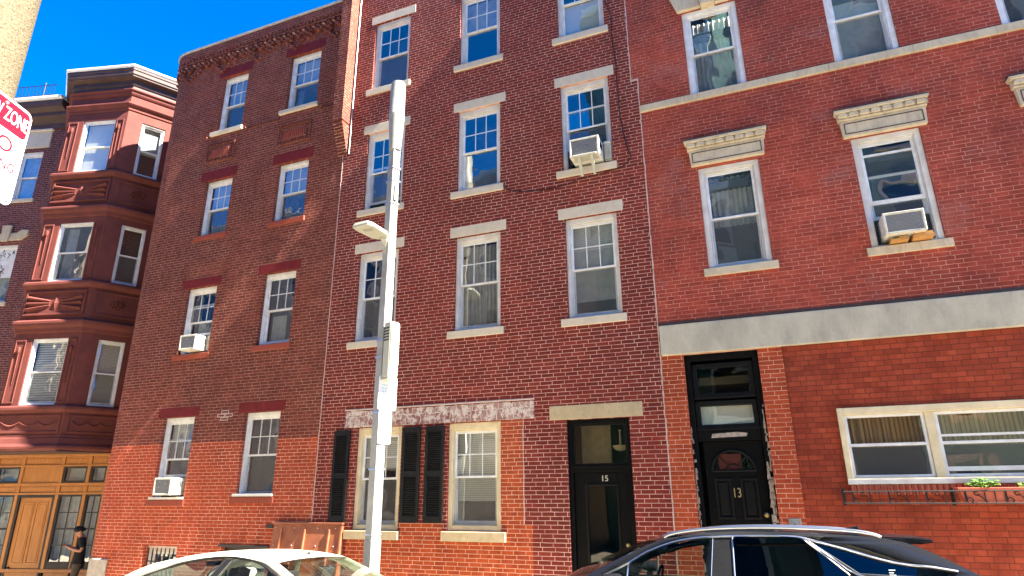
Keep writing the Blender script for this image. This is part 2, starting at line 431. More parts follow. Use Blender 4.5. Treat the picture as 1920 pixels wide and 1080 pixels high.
def window(par, x0, x1, z0, z1, y=10.0, casing='white_worn', cw=.06, ct=.10, cb=.035, muntin=(3,2), sash='white_trim',
           content=(), Mx=None, rec=.05, screen=True, mid=.5, drop=0, raise_=0, lower_muntin=None, glassm='glass', sw=.042):
    f = MB(); f.ring(x0, x1, z0, z1, cw, y+rec, y+rec+.11, cb, ct, Mx)
    # stepped inner moulding on the casing
    f.ring(x0+cw, x1-cw, z0+cb, z1-ct, .014, y+rec+.022, y+rec+.11, .014, .022, Mx)
    w = obj('window', f, M[casing], par, bevel=.006, seg=1)
    a0, a1, b0, b1 = x0+cw+.014, x1-cw-.014, z0+cb+.014, z1-ct-.022
    zm = b0+(b1-b0)*mid
    yu, yl = y+rec+.045, y+rec+.078
    u0, u1 = zm-.02-drop, b1-drop
    l0, l1 = b0+raise_, zm+.022+raise_
    us = MB().ring(a0, a1, u0, u1, sw, yu, yu+.03, .036, sw, Mx)
    obj('upper_sash', us, M[sash], w, bevel=.004, seg=1)
    ls = MB().ring(a0, a1, l0, l1, sw+.008, yl, yl+.03, .055, .040, Mx)
    obj('lower_sash', ls, M[sash], w, bevel=.004, seg=1)
    if muntin:
        mm = MB(); nx, nz = muntin
        for i in range(1, nx):
            xx = a0+sw+(a1-a0-2*sw)*i/nx; mm.box(xx-.008, xx+.008, yu+.006, yu+.022, u0+.036, u1-sw, Mx)
        for j in range(1, nz):
            zz = u0+.036+(u1-sw-u0-.036)*j/nz
            for i in range(nx):
                xa = a0+sw+(a1-a0-2*sw)*i/nx+(.0081 if i else 0); xb = a0+sw+(a1-a0-2*sw)*(i+1)/nx-(.0081 if i < nx-1 else 0)
                mm.box(xa, xb, yu+.007, yu+.021, zz-.008, zz+.008, Mx)
        obj('muntin', mm, M[sash], w)
    obj('pane', MB().box(a0+sw-.004, a1-sw+.004, yu+.0125, yu+.0165, u0+.03, u1-sw+.004, Mx), M[glassm], w)
    obj('pane', MB().box(a0+sw+.002, a1-sw-.002, yl+.0125, yl+.0165, l0+.05, l1-.036, Mx), M[glassm], w)
    if screen:
        obj('insect_screen', MB().box(a0+.02, a1-.02, yl-.020, yl-.018, b0+.01, zm-.022, Mx), M['screen'], w)
    yi = yl+.10
    for c in content:
        kind, mat = c[0], M[c[1]]; fx0, fx1, fz0, fz1 = c[2] if len(c) > 2 else (0,1,0,1)
        X0 = a0+(a1-a0)*fx0; X1 = a0+(a1-a0)*fx1; Z0 = b0+(b1-b0)*fz0; Z1 = b0+(b1-b0)*fz1
        if kind == 'blind': obj('blind', MB().box(X0, X1, yi-.03, yi-.012, Z0, Z1, Mx), mat, w)
        if kind == 'shade': obj('roller_shade_or_sheen', MB().box(X0, X1, yi-.03, yi-.024, Z0, Z1, Mx), mat, w)
        if kind == 'curtain': obj('curtain', curtain_sheet(MB(), X0, X1, Z0, Z1, yi+.08, max(2,(X1-X0)*11), .022, Mx), mat, w, smooth=True)
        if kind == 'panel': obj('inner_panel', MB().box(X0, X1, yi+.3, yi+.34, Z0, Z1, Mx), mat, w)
    return w

def sill(par, x0, x1, z0, z1, y=10.0, out=.045, mat='limestone', name='sill', Mx=None, slope=.012, bev=.006):
    mb = MB(); ys = y-out
    vs = [(x0,ys,z0),(x1,ys,z0),(x1,y+.14,z0),(x0,y+.14,z0),(x0,ys,z1-slope),(x1,ys,z1-slope),(x1,y+.14,z1),(x0,y+.14,z1)]
    mb.add(vs, [(0,3,2,1),(4,5,6,7),(0,1,5,4),(1,2,6,5),(2,3,7,6),(3,0,4,7)], Mx)
    return obj(name, mb, M[mat], par, bevel=bev)
def lintel(par, x0, x1, z0, z1, y=10.0, out=.006, mat='limestone', rough=0, seed=0):
    mb = MB(); mb.box(x0, x1, y-out, y+.10, z0, z1)
    return obj('lintel', mb, M[mat], par, bevel=.006)
def body(par, x0, x1, z1, y0=10.0, back=9.0, room=1.7, Mx=None):
    """side walls, back wall and flat roof behind a facade, with a dim inner partition"""
    mb = MB(); mb.box(x0+.02, x0+.22, y0+.13, y0+back, -.9, z1-.25, Mx); mb.box(x1-.22, x1-.02, y0+.13, y0+back, -.9, z1-.25, Mx)
    mb.box(x0+.22, x1-.22, y0+back-.25, y0+back, -.9, z1-.25, Mx)
    obj('rear_wall', mb, M['roof'], par)
    obj('roof', MB().box(x0, x1, y0+.15, y0+back, z1-.24, z1-.12, Mx), M['roof'], par)
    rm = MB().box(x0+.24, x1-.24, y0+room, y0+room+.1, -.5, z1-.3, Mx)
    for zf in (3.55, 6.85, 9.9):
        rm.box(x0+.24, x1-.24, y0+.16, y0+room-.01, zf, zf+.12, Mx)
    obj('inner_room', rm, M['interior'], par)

# ------------------------------------------------------------------ middle rowhouse
X0, X1 = -7.98, -1.446
mid = thing('rowhouse', 'dark red brick rowhouse with pale mortar, black shutters and black door numbered 15', 'house', (-4.7,10,0), local=False)
cA, cB, cC = (-7.35,-6.415), (-5.145,-4.21), (-2.945,-2.0)
rows = [(10.63,12.435),(7.655,9.49),(4.82,6.675)]
holes = []
for (a,b) in (cA,cB,cC):
    for (c,d) in rows: holes.append((a,b,c,d))
holes += [(-7.11,-6.15,1.375,3.155), (-5.21,-4.21,1.385,3.155)]
holes.append((-3.05,-2.01,.22,3.115,.16))
jog = 9.25
w = MB(); w.wall(X0, -1.57, -.9, 14.4, holes, 10.0, .14); w.wall(-1.57, X1, -.9, jog, [], 10.0, .14)
w.box(X0, -1.57, 10.0, 10.3, 14.4, 14.42)
obj('wall', w, M['brick_mid'], mid)
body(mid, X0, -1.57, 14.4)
# newer orange brick let in round the ground-floor window
pw = MB(); pw.box(-4.205,-3.80,9.996,9.9995,1.50,3.155); pw.box(-6.10,-5.29,9.996,9.9995,.25,1.50); pw.box(-5.29,-4.11,9.996,9.9995,.25,1.215); pw.box(-4.11,-3.66,9.996,9.9995,.25,1.50); pw.box(-7.20,-6.10,9.996,9.9995,.25,1.21)
obj('brick_patch', pw, M['brick_mid_orange'], mid)
ms = MB(); 
def seam(mb, x, z0, z1, w_=.011):
    z = z0
    while z < z1:
        dz = random.uniform(.05,.16); xx = x+random.uniform(-.004,.004)
        mb.box(xx-w_*random.uniform(.5,1.1), xx+w_*random.uniform(.5,1.1), 9.994, 9.9995, z, min(z+dz*.97, z1)); z += dz
seam(ms, X1, .0, jog); seam(ms, -1.57, jog, 14.3); ms.box(-1.585,X1+.012,9.994,9.9994,jog-.012,jog+.014); obj('mortar_seam', ms, M['mortar'], mid)
ms = MB(); seam(ms, X0, .3, 9.2, .009); obj('mortar_seam', ms, M['mortar'], mid)
ms = MB(); seam(ms, -3.80, 1.5, 3.15, .007); obj('mortar_seam', ms, M['mortar'], mid)
# limewashed old lintel course across the two ground floor windows
ds = MB(); x = -7.39
while x < -3.62:
    dx = random.uniform(.06,.13); x2 = min(x+dx, -3.61)
    o = random.uniform(0,.014); zt = 3.47+random.uniform(-.012,.006)
    ds.box(x, x2-.004, 9.984+o, 10.02, 3.163+random.uniform(0,.012), zt); x = x2
ds.box(-7.40,-3.60,9.990,10.01,3.165,3.46)
obj('old_lintel_course', ds, M['distress'], mid, bevel=.005, seg=1)
obj('mortar_ledge', MB().box(-7.41,-3.585,9.972,10.0,3.478,3.502), M['mortar'], mid, bevel=.005)
for (a,b) in (cA,cB,cC):
    for i,(c,d) in enumerate(rows):
        lintel(mid, a-.12 + (.01 if i==1 else 0), b+.12, d+.003, d+.215, rough=1)
        sill(mid, a-.12, b+.07, c-.145, c+.002)
lintel(mid, -3.33, -1.785, 3.12, 3.347, mat='buffstone', out=.008)
sill(mid, -7.225, -6.115, 1.225, 1.378, mat='buffstone', out=.06); sill(mid, -5.28, -4.115, 1.225, 1.388, mat='buffstone', out=.06)
W = lambda *a, **k: window(mid, *a, **k)
W(*cA,*rows[0], content=[('panel','room_dark')])
W(*cB,*rows[0], content=[('shade','curtain_grey',(0,1,.5,1))], screen=False)
W(*cC,*rows[0], content=[('shade','shade',(0,1,0,.5))], screen=False)
W(*cA,*rows[1], content=[('panel','room_dark')], raise_=.11)
W(*cB,*rows[1], content=[('panel','room_dark')], screen=False)
W(*cC,*rows[1], content=[('panel','room_dark')], raise_=.42)
W(*cA,*rows[2], content=[('panel','room_dark')], casing='white_worn')
W(*cB,*rows[2], content=[('curtain','curtain',(0,1,.05,1))], casing='white_worn')
W(*cC,*rows[2], content=[('blind','blind',(0,1,.72,1)),('shade','curtain_grey',(0,1,.16,.72))], casing='white_worn')
W(-7.11,-6.15,1.375,3.155, casing='cream_trim', cw=.085, ct=.12, cb=.09, content=[('blind','blind',(0,1,.62,1)),('panel','room_dark')])
W(-5.21,-4.21,1.385,3.155, casing='cream_trim', cw=.085, ct=.12, cb=.09, content=[('blind','blind',(0,1,.24,1)),('panel','room_dark')])
# louvred shutters
def shutter(par, x0, x1, z0, z1, y=10.0):
    yo = y-.045; mb = MB(); mb.ring(x0, x1, z0, z1, .055, yo, y-.006, .10, .085)
    zm = (z0+z1)/2; mb.box(x0+.055, x1-.055, yo, y-.006, zm-.045, zm+.045)
    mb.box(x0+.055, x1-.055, y-.010, y-.006, z0+.10, zm-.045); mb.box(x0+.055, x1-.055, y-.010, y-.006, zm+.045, z1-.085)
    s = obj('shutter', mb, M['shutter'], par, bevel=.004, seg=1)
    lv = MB()
    for za, zb in ((z0+.10, zm-.045),(zm+.045, z1-.085)):
        n = int((zb-za)/.036)
        for i in range(n):
            z = za+(zb-za)*(i+.5)/n
            Mx = Matrix.Translation((0,yo+.018,z)) @ Matrix.Rotation(rad(-38),4,'X')
            lv.box(x0+.056, x1-.056, -.017, .017, -.004, .004, Mx)
    obj('louvres', lv, M['shutter'], s)
for a,b in ((-7.595,-7.245),(-6.11,-5.745),(-5.64,-5.275)): shutter(mid, a, b, 1.51, 3.115)
# door 15
df = MB(); df.ring(-3.05,-2.01,.22,3.112,.075,10.06,10.17,.03,.07); df.box(-2.975,-2.085,10.075,10.17,2.285,2.375); df.box(-2.975,-2.085,10.055,10.08,2.36,2.39)
d15f = obj('door_frame', df, M['black_paint'], mid, bevel=.008)
obj('transom_window', MB().ring(-2.975,-2.085,2.39,3.04,.03,10.10,10.14), M['black_panel'], mid, bevel=.004)
obj('transom_pane', MB().box(-2.945,-2.115,10.118,10.123,2.42,3.01), M['glass_dark'], mid)
dm = MB(); dm.ring(-2.97,-2.09,.255,2.28,.19,10.10,10.145,.62,.19)
d15 = obj('door', dm, M['black_paint'], mid, bevel=.006)
dm = MB(); dm.ring(-2.795,-2.265,.86,2.105,.03,10.085,10.11); obj('door_moulding', dm, M['black_panel'], d15, bevel=.006)
dm = MB(); dm.ring(-2.795,-2.265,.36,.78,.03,10.088,10.11); obj('lower_panel', dm, M['black_panel'], d15, bevel=.006)
obj('door_pane', MB().box(-2.79,-2.27,10.118,10.123,.875,2.09), M['glass_dark'], d15)
kb = MB(); kb.lathe([(.004,0),(.03,.005),(.032,.03),(.02,.05)], 16, Matrix.Translation((-2.16,10.1,1.22)) @ Matrix.Rotation(rad(90),4,'X'))
obj('door_knob', kb, M['brass'], d15, smooth=True)
obj('pale_hall_panel', MB().box(-2.95,-2.45,10.55,10.6,2.36,3.1), M['curtain'], mid)  # pale panel added close behind the transom to brighten the dark hall
obj('hall_lamp', MB().lathe([(.002,.0),(.05,.004),(.10,.03),(.125,.07),(.13,.085),(.02,.10),(.012,.32),(.03,.33)], 24, Matrix.Translation((-2.26,10.42,2.62))), M['lampshade'], mid, smooth=True)
obj('door_step', MB().box(-3.10,-1.96,9.72,10.15,-.5,.215), M['granite'], mid, bevel=.01)
def text(name, s, size, loc, mat, par, rotz=0, ext=.004, font_scale=(1,1), align='CENTER'):
    cu = bpy.data.curves.new(name, 'FONT'); cu.body = s; cu.size = size; cu.extrude = ext; cu.align_x = align; cu.align_y = 'CENTER'
    t = bpy.data.objects.new(name+'_tmp', cu); COL.objects.link(t)
    dg = bpy.context.evaluated_depsgraph_get(); me = bpy.data.meshes.new_from_object(t.evaluated_get(dg))
    bpy.data.objects.remove(t); bpy.data.curves.remove(cu)
    me.transform(Matrix.Translation(Vector(loc)) @ Matrix.Rotation(rotz,4,'Z') @ Matrix.Rotation(rad(90),4,'X') @ Matrix.Diagonal((font_scale[0],font_scale[1],1,1)))
    o = bpy.data.objects.new(name, me); COL.objects.link(o); me.materials.clear(); me.materials.append(mat)
    if par is not None: put(o, par)
    return o
text('house_number', '15', .125, (-2.475,10.096,2.185), M['cream_num'], d15)

# ------------------------------------------------------------------ bow-cornered rowhouse on the left
bow = thing('rowhouse', 'brown red brick rowhouse with rounded left corner, dark red lintels and corbelled cornice', 'house', (-11,10,0), local=False)
bx0 = -13.4
B1 = [(-9.81,-8.89),(-12.0,-11.145)]
bowin = [ # x0,x1,z0,z1
 (-9.80,-8.88,10.72,12.26),(-11.96,-11.135,10.64,12.26),
 (-9.80,-8.92,7.82,9.275),(-12.02,-11.165,7.82,9.275),
 (-9.82,-8.945,4.98,6.58),(-12.07,-11.16,4.96,6.52),
 (-9.885,-8.965,1.95,3.58),(-12.15,-11.25,1.90,3.58)]
bholes = [w_ for w_ in bowin] + [(-12.14,-11.21,.0,1.01),(-10.08,-8.95,.0,1.03)]
w = MB(); w.wall(bx0, X0, -.9, 13.2, bholes, 10.0, .16)
arc = [(bx0-.62*math.sin(t*PI/2/10), 10.62-.62*math.cos(t*PI/2/10)) for t in range(11)]
arc = [(p[0], p[1]) for p in arc] + [(-14.02, 11.9)]
for i in range(len(arc)-1):
    w.quad((*arc[i+1],-.9),(*arc[i],-.9),(*arc[i],13.2),(*arc[i+1],13.2))
obj('wall', w, M['brick_bow'], bow)
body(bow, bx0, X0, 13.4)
plan = [(p[0],p[1]) for p in arc[::-1]] + [(X0-.13, 10.0)]
# corbelled cornice
obj('cornice', MB().sweep(plan, [(0,12.98),(.03,12.98),(.03,13.02),(.055,13.02),(.055,13.06),(0.055,13.12),(.085,13.12),(.085,13.36),(.03,13.36),(-.02,13.4),(-.02,12.98)]), M['brick_bow'], bow)
obj('roof_gutter', MB().sweep(plan, [(0,13.365),(.10,13.365),(.12,13.385),(.12,13.41),(0,13.42)]), M['gutter_grey'], bow)
def along(plan, step, start=0):
    """points and outward normals every step metres along a plan"""
    P = [Vector(p) for p in plan]; out = []; d = start; acc = 0
    for i in range(len(P)-1):
        L = (P[i+1]-P[i]).length; t = (P[i+1]-P[i]).normalized()
        while d <= acc+L:
            q = P[i]+t*(d-acc); out.append((q, Vector((t.y,-t.x)), t)); d += step
        acc += L
    return out
def blk(mb, q, n, t, w_, d0, d1, z0, z1):
    Mx = Matrix(((t.x,-n.x,0,q.x),(t.y,-n.y,0,q.y),(0,0,1,0),(0,0,0,1)))
    mb.box(-w_/2, w_/2, -d1, -d0, z0, z1, Mx)
dn = MB()
for q,n,t in along(plan, .115, .9): blk(dn, q, n, t, .06, .05, .082, 13.06, 13.118)
ci = 0
for q,n,t in along(plan, .30, .95):
    # stepped corbel crosses
    for (dx, z0, z1, ww, dd) in ((0,12.62,12.68,.075,.03),(-.075,12.68,12.745,.075,.034),(.075,12.68,12.745,.075,.034),(0,12.745,12.81,.085,.045),(-.075,12.81,12.875,.075,.04),(.075,12.81,12.875,.075,.04),(0,12.875,12.94,.075,.045),(-.15,12.90,12.975,.07,.05)):
        qq = q+t*dx
        if ci % 4 in (1,3) and z1 < 12.75: continue
        blk(dn, qq, n, t, ww, 0, dd*1.9, z0, z1)
    ci += 1
for q,n,t in along(plan, 1.18, 1.25):   # hanging stepped pendants
    for k in range(6):
        for sx in ((-1,1) if k else (1,)):
            blk(dn, q+t*(sx*k*.07), n, t, .066, 0, .055, 12.42+k*.066, 12.482+k*.066)
obj('corbel_course', dn, M['brick_bow'], bow)
d3 = MB(); dk = MB()
# dentil course at the top-floor sill level
for q,n,t in along(plan, .078, .3):
    x = q.x
    if x < -12.25: continue
    if any(a-.16 < x < b+.12 for a,b in ((-9.80,-8.88),(-11.96,-11.135))): continue
    blk(d3, q, n, t, .04, 0, .030, 10.50, 10.565); blk(dk, q+t*.039, n, t, .036, 0, .008, 10.500, 10.562)
obj('sill_dentils', d3, M['brick_bow'], bow)
for q,n,t in along(plan, .115, .9575): blk(dk, q, n, t, .05, .03, .056, 13.062, 13.116)
obj('dentil_gap_shade', dk, M['brownstone_dark'], bow)  # dark blocks colour in the shade between the dentils
# terracotta panels below the top windows
for (a,b) in ((-9.91,-8.95),(-12.14,-11.24)):
    p = MB(); p.ring(a, b, 9.765, 10.265, .035, 9.965, 10.0); p.ring(a+.12, b-.12, 9.87, 10.17, .035, 9.972, 10.0)
    pn = obj('brick_panel', p, M['brick_bow'], bow, bevel=.006)
    fl = MB(); n = 11
    for i in range(n):
        xx = a+.17+(b-a-.34)*(i+.5)/n
        fl.prism([(xx-.022,9.91),(xx+.022,9.91),(xx+.030,10.12),(xx-.006,10.13)], 9.965, 9.991)
    obj('fluted_tiles', fl, M['brick_sill'], pn, bevel=.006); obj('panel_recess_shade', MB().box(a+.155,b-.155,9.992,9.9995,9.905,10.135), M['brownstone_dark'], pn)  # dark backing paints the shade between the flutes
for i,(a,b,c,d) in enumerate(bowin):
    lintel(bow, a-.17, b+.10, d+.003, d+.205+(.06 if i in (2,3) else 0)+(.05 if i < 2 else 0), mat='redlintel', out=.01)
    if i < 2: sill(bow, a-.14, b+.06, c-.11, c+.002, out=.06, mat='limestone')
    else: sill(bow, a-.10, b+.05, c-.125, c+.002, out=.035, mat='brick_sill')
    k = dict(casing='white_trim', cw=.045, ct=.075, cb=.03, rec=.085)
    cont = {0:[('shade','curtain_grey',(0,1,.5,.78)),('blind','blind',(0,1,.78,1)),('curtain','curtain_grey',(0,.2,0,.5)),('panel','room_dark')],1:[('shade','curtain_grey',(0,1,.5,1)),('panel','room_dark')],2:[('shade','curtain_grey',(0,1,.5,1)),('panel','room_dark')],  # grey sheets in the top two rows added to paint a paler sky reflection
            3:[('shade','curtain_grey',(0,1,.5,1)),('panel','room_dark')],4:[('curtain','curtain_grey',(0,.5,0,.45)),('panel','room_dark')],5:[('curtain','curtain_grey',(.1,1,.3,.55)),('panel','room_dark')],
            6:[('panel','room_dark')],7:[('blind','blind',(0,1,.78,1)),('panel','room_dark')]}[i]
    window(bow, a, b, c, d, content=cont, raise_=(.40 if i in (5,7) else 0), screen=(i not in (4,5,7)), **k)
for i in (6,7):
    a,b,c,d = bowin[i]; obj('sill_board', MB().box(a-.04,b+.02,9.955,10.10,c+.003,c+.05), M['white_worn'], bow, bevel=.006)
    
bw = window(bow, -12.14,-11.21,.0,1.01, casing='white_worn', cw=.10, ct=.10, rec=.12, content=[('curtain','curtain_red',(.5,.8,.3,.6)),('panel','room_dark')])
gr = MB()
for i in range(7): xx = -12.02+i*.115; gr.box(xx-.008,xx+.008,10.03,10.046,.05,.97)
for zz in (.30,.72): gr.box(-12.06,-11.28,10.034,10.042,zz-.012,zz+.012)
obj('window_bars', gr, M['iron'], bow)
lintel(bow, -12.18,-11.17,1.013,1.075, mat='limestone', out=-.05)
window(bow, -10.08,-8.95,.0,1.03, casing='dark_wood', cw=.08, rec=.10, content=[('panel','room_dark')], muntin=None)
obj('basement_header', MB().box(-10.13,-8.9,9.97,10.05,1.033,1.075), M['dark_wood'], bow, bevel=.004)
obj('corner_block', MB().sweep([(p[0],p[1]) for p in arc[::-1]]+[(-13.1,10.0)], [(0,-.9),(.035,-.9),(.035,.72),(0,.74)]), M['granite'], bow, bevel=.01)
obj('brick_vent', MB().box(-9.02,-8.86,9.985,10.0,1.38,1.45), M['dark_wood'], bow)
bp = MB()
for (cx,cz) in ((-10.42,3.62),(-10.52,3.55),(-10.31,3.55),(-10.42,3.48)): bp.ring(cx-.10,cx+.10,cz-.033,cz+.033,.012,9.993,9.9994)
obj('fresh_pointing', bp, M['mortar'], bow)
# projecting party pier on its corbels, with a red drip course
pr = MB(); pr.box(-8.13,-7.862,9.70,9.9985,9.85,13.55)
for k in range(11):
    f = (k+1)/12; pr.box(-8.125+.02*(1-f),-7.864-.03*(1-f)*.2,10.0-.30*f,9.9985,9.10+k*.0655,9.10+(k+1)*.0655-.002)
pier = obj('party_pier', pr, M['brick_bow'], bow)
tt = MB()
for k in range(70):
    z = 9.88+k*.0655
    tt.box(-8.150+.022*(k%2),-8.129,9.72+.03*(k%2),9.80,z,z+.05)
    if k % 3 == 0: tt.box(-8.10,-8.04,9.692,9.6985,z,z+.012)
obj('toothed_edge', tt, M['brick_bow'], pier)
obj('downpipe', MB().tube([(-7.82,9.985,14.4),(-7.82,9.985,9.1)], .014, 8), M['steel'], bow)
for zc,h in ((4.75,.22),(3.75,.75)):
    q = arc[9]; obj('carved_bracket', MB().sweep([(-14.02,10.9),(-14.02,10.62),(arc[9][0],arc[9][1]),(arc[8][0],arc[8][1]),(arc[7][0],arc[7][1])], [(0,zc),(.05,zc+.04),(.09,zc+h*.35),(.05,zc+h*.7),(.075,zc+h),(0,zc+h+.03)]), M['brownstone'], bow, bevel=.01)

# ------------------------------------------------------------------ right rowhouse
rgt = thing('rowhouse', 'red brick rowhouse with carved stone window hoods, concrete band and peeling door numbered 13', 'house', (3,10,0), local=False)
RX1 = 24.0
rh = [(-.55,.40,8.655,10.44),(1.765,2.70,8.655,10.44),(4.05,5.0,8.655,10.44),
      (-.565,.40,5.395,7.205),(1.765,2.70,5.395,7.235),(4.06,5.0,5.395,7.235)]
w = MB(); w.wall(X1, RX1, 4.50, 15.2, rh, 10.0, .13); w.wall(-1.57, X1, jog, 15.2, [], 10.0, .13)
obj('wall', w, M['brick_right'], rgt)
w = MB(); w.wall(X1, .34, -.9, 4.50, [(-1.09,.0,.30,4.03,.2)], 10.0, .2)
obj('lower_wall', w, M['brick_pilaster'], rgt)
w = MB(); w.wall(.34, RX1, -.9, 4.50, [(.94,3.30,2.06,3.08)], 10.016, .13)
w.quad((.34,10.0,-.9),(.34,10.016,-.9),(.34,10.016,4.5),(.34,10.0,4.5))
obj('infill_wall', w, M['brick_infill'], rgt)
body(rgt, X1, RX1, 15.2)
obj('roof_cornice', MB().sweep([(-1.57,10.0),(RX1,10.0)], [(0,14.55),(.12,14.55),(.16,14.75),(.30,14.85),(.50,14.92),(.55,15.0),(.55,15.2),(0,15.22)]), M['brownstone_dark'], rgt, bevel=.01)
# stone course at sill level, in blocks
sc = MB(); x = X1+.005
for x2 in (-.72,.57,1.66,2.86,3.95,5.2,RX1): sc.box(x, x2-.003, 9.955, 10.05, 8.52, 8.652); x = x2
obj('sill_course', sc, M['hoodstone'], rgt, bevel=.006)
obj('concrete_band', MB().box(X1+.025, RX1, 9.945, 10.05, 4.035, 4.52), M['concrete'], rgt, bevel=.012)
obj('band_flashing', MB().box(X1+.01, RX1, 9.978, 10.0, 4.523, 4.575), M['brownstone_dark'], rgt, bevel=.004)
kR = dict(casing='white_worn', cw=.085, ct=.09, cb=.03, muntin=None, rec=.03)
RW = lambda i, **k: window(rgt, *rh[i], **{**kR, **k})
RW(0, content=[('curtain','curtain_grey',(0,1,0,1))], casing='white_trim')
RW(1, content=[('shade','curtain_grey',(0,1,0,1))], casing='white_trim'); RW(2, content=[('panel','room_dark')], casing='white_trim')
RW(3, content=[('curtain','curtain',(0,1,.45,1)),('panel','room_dark')]); RW(5, content=[('panel','room_dark')])
w12 = RW(4, content=[('panel','room_dark')], mid=.42, raise_=.42, drop=.0)
for zz, t_ in ((6.93,.035),(6.12,.05)): obj('storm_sash_rail', MB().box(1.87,2.60,10.085,10.11,zz-t_/2,zz+t_/2), M['white_trim'], w12)
for i in (3,4,5):
    a,b,c,d = rh[i]; sill(rgt, a-.075, b+.075, 5.262, 5.398, out=.05, mat='hoodstone')
def hood(par, a, b, z):
    """carved stone window hood: panelled frieze under an egg-and-bead cornice"""
    f = MB(); f.prism([(a-.105,z+.0),(b+.105,z+.0),(b+.125,z+.28),(a-.125,z+.28)], 9.93, 10.04)
    h = obj('window_hood', f, M['hoodstone'], par, bevel=.006)
    pn = MB(); pn.ring(a-.075, b+.075, z+.045, z+.235, .012, 9.922, 9.935); obj('frieze_panel', pn, M['brownstone_dark'], h)
    c = MB(); c.box(a-.145,b+.145,9.90,10.03,z+.285,z+.315); c.prism([(a-.17,z+.405),(b+.17,z+.405),(b+.19,z+.455),(a-.19,z+.455)], 9.855, 10.03)
    obj('hood_cornice', c, M['hoodstone'], h, bevel=.008)
    e = MB(); n = 8; L = (b-a+.30)
    for i in range(n):
        xc = a-.15+L*(i+.5)/n; r = L/n*.42
        prof = [(xc-r,z+.325),(xc+r,z+.325),(xc+r*1.05,z+.365),(xc+r*.8,z+.40),(xc-r*.8,z+.40),(xc-r*1.05,z+.365)]
        e.prism(prof, 9.872, 9.93); e.box(xc+L/n*.5-.008, xc+L/n*.5+.008, 9.885, 9.93, z+.32, z+.40)
    e.box(a-.15,b+.15,9.93,10.03,z+.316,z+.404)
    obj('egg_moulding', e, M['hoodstone'], h, bevel=.012)
    cap = MB().box(a-.195,b+.195,9.85,10.0,z+.457,z+.468); obj('lead_cap', cap, M['brownstone_dark'], h)
for i in (3,4,5): hood(rgt, rh[i][0]+.01, rh[i][1], 7.24)
for i in (0,1,2):
    a,b,c,d = rh[i]; xm = (a+b)/2; f = MB()
    f.prism([(a-.07,10.445),(xm-.125,10.445),(xm-.15,10.86),(a-.20,10.86)], 9.93, 10.05); f.prism([(xm+.125,10.445),(b+.07,10.445),(b+.20,10.86),(xm+.15,10.86)], 9.93, 10.05)
    h = obj('splayed_lintel', f, M['hoodstone'], rgt, bevel=.008)
    k = MB().prism([(xm-.12,10.42),(xm+.12,10.42),(xm+.16,10.92),(xm-.16,10.92)], 9.86, 10.05); obj('keystone', k, M['hoodstone'], h, bevel=.015)
# door 13
df = MB(); df.ring(-1.088,-.002,.30,4.028,.085,10.05,10.21,.03,.10); df.box(-1.0,-.09,10.07,10.21,2.70,2.86)
d13f = obj('door_frame', df, M['black_paint'], rgt, bevel=.008)
for (z0,z1,tilt) in ((3.34,3.88,0),(2.87,3.30,0)):
    t_ = MB().ring(-.995,-.095,z0,z1,.075,10.10-tilt,10.16-tilt); tw = obj('transom_window', t_, M['black_panel'], rgt, bevel=.008)
    obj('pane', MB().box(-.92,-.17,10.125-tilt,10.13-tilt,z0+.075,z1-.075), M['glass' if z0 < 3 else 'glass_dark'], tw)
    if z0 < 3: obj('roller_shade_or_sheen', MB().box(-.92,-.17,10.16,10.165,z0+.08,z1-.08), M['shade'], tw)
    obj('sash_lip', MB().box(-.995,-.095,10.06,10.10,z0-.01,z0+.025), M['black_panel'], tw, bevel=.004)
dl = MB().box(-.935,-.10,10.125,10.17,.32,2.695); d13 = obj('door', dl, M['black_paint'], rgt, bevel=.004)
for a,b in ((-.825,-.585),(-.465,-.225)):
    q = MB().ring(a,b,1.60,2.165,.032,10.112,10.126); q.box(a+.06,b-.06,10.116,10.126,1.66,2.105)
    obj('door_panel', q, M['black_panel'], d13, bevel=.008)
    q = MB().ring(a,b,.55,1.35,.032,10.112,10.126); q.box(a+.06,b-.06,10.116,10.126,.61,1.29); obj('door_panel', q, M['black_panel'], d13, bevel=.008)
fan = MB(); cx, cz, ro = -.535, 2.27, .305
pts = [(cx+ro*math.cos(PI*k/20), cz+ro*.95*math.sin(PI*k/20)) for k in range(21)]
fl = obj('fanlight', MB().prism([(cx+(ro-.03)*math.cos(PI*k/20), cz+.005+(ro-.03)*.95*math.sin(PI*k/20)) for k in range(21)], 10.118, 10.124), M['glass_dark'], d13)
fan.tube([(x,10.112,z) for x,z in pts], .016, 8); fan.tube([(cx-ro,10.112,cz),(cx+ro,10.112,cz)], .016, 8)
for an in (48,132): fan.tube([(cx+.10*math.cos(rad(an)),10.112,cz+.10*math.sin(rad(an))),(cx+ro*math.cos(rad(an)),10.112,cz+ro*.95*math.sin(rad(an)))], .009, 6)
fan.tube([(cx+.10*math.cos(PI*k/10),10.112,cz+.09*math.sin(PI*k/10)) for k in range(11)], .009, 6)
obj('fanlight_bars', fan, M['black_panel'], fl, smooth=True)
obj('red_curtain', curtain_sheet(MB(), cx-.2, cx+.12, cz+.02, cz+.24, 10.1165, 3, .0012), M['curtain_red'], fl)
text('house_number', '13', .15, (-.525,10.121,1.955), M['brass'], d13, font_scale=(.9,1.25))
for z in (1.66,1.42):
    obj('door_knob', MB().lathe([(.004,0),(.034,.004),(.036,.02),(.022,.05),(.002,.055)], 18, Matrix.Translation((-.155,10.125,z)) @ Matrix.Rotation(rad(90),4,'X')), M['brass'], d13, smooth=True)
pl = MB()
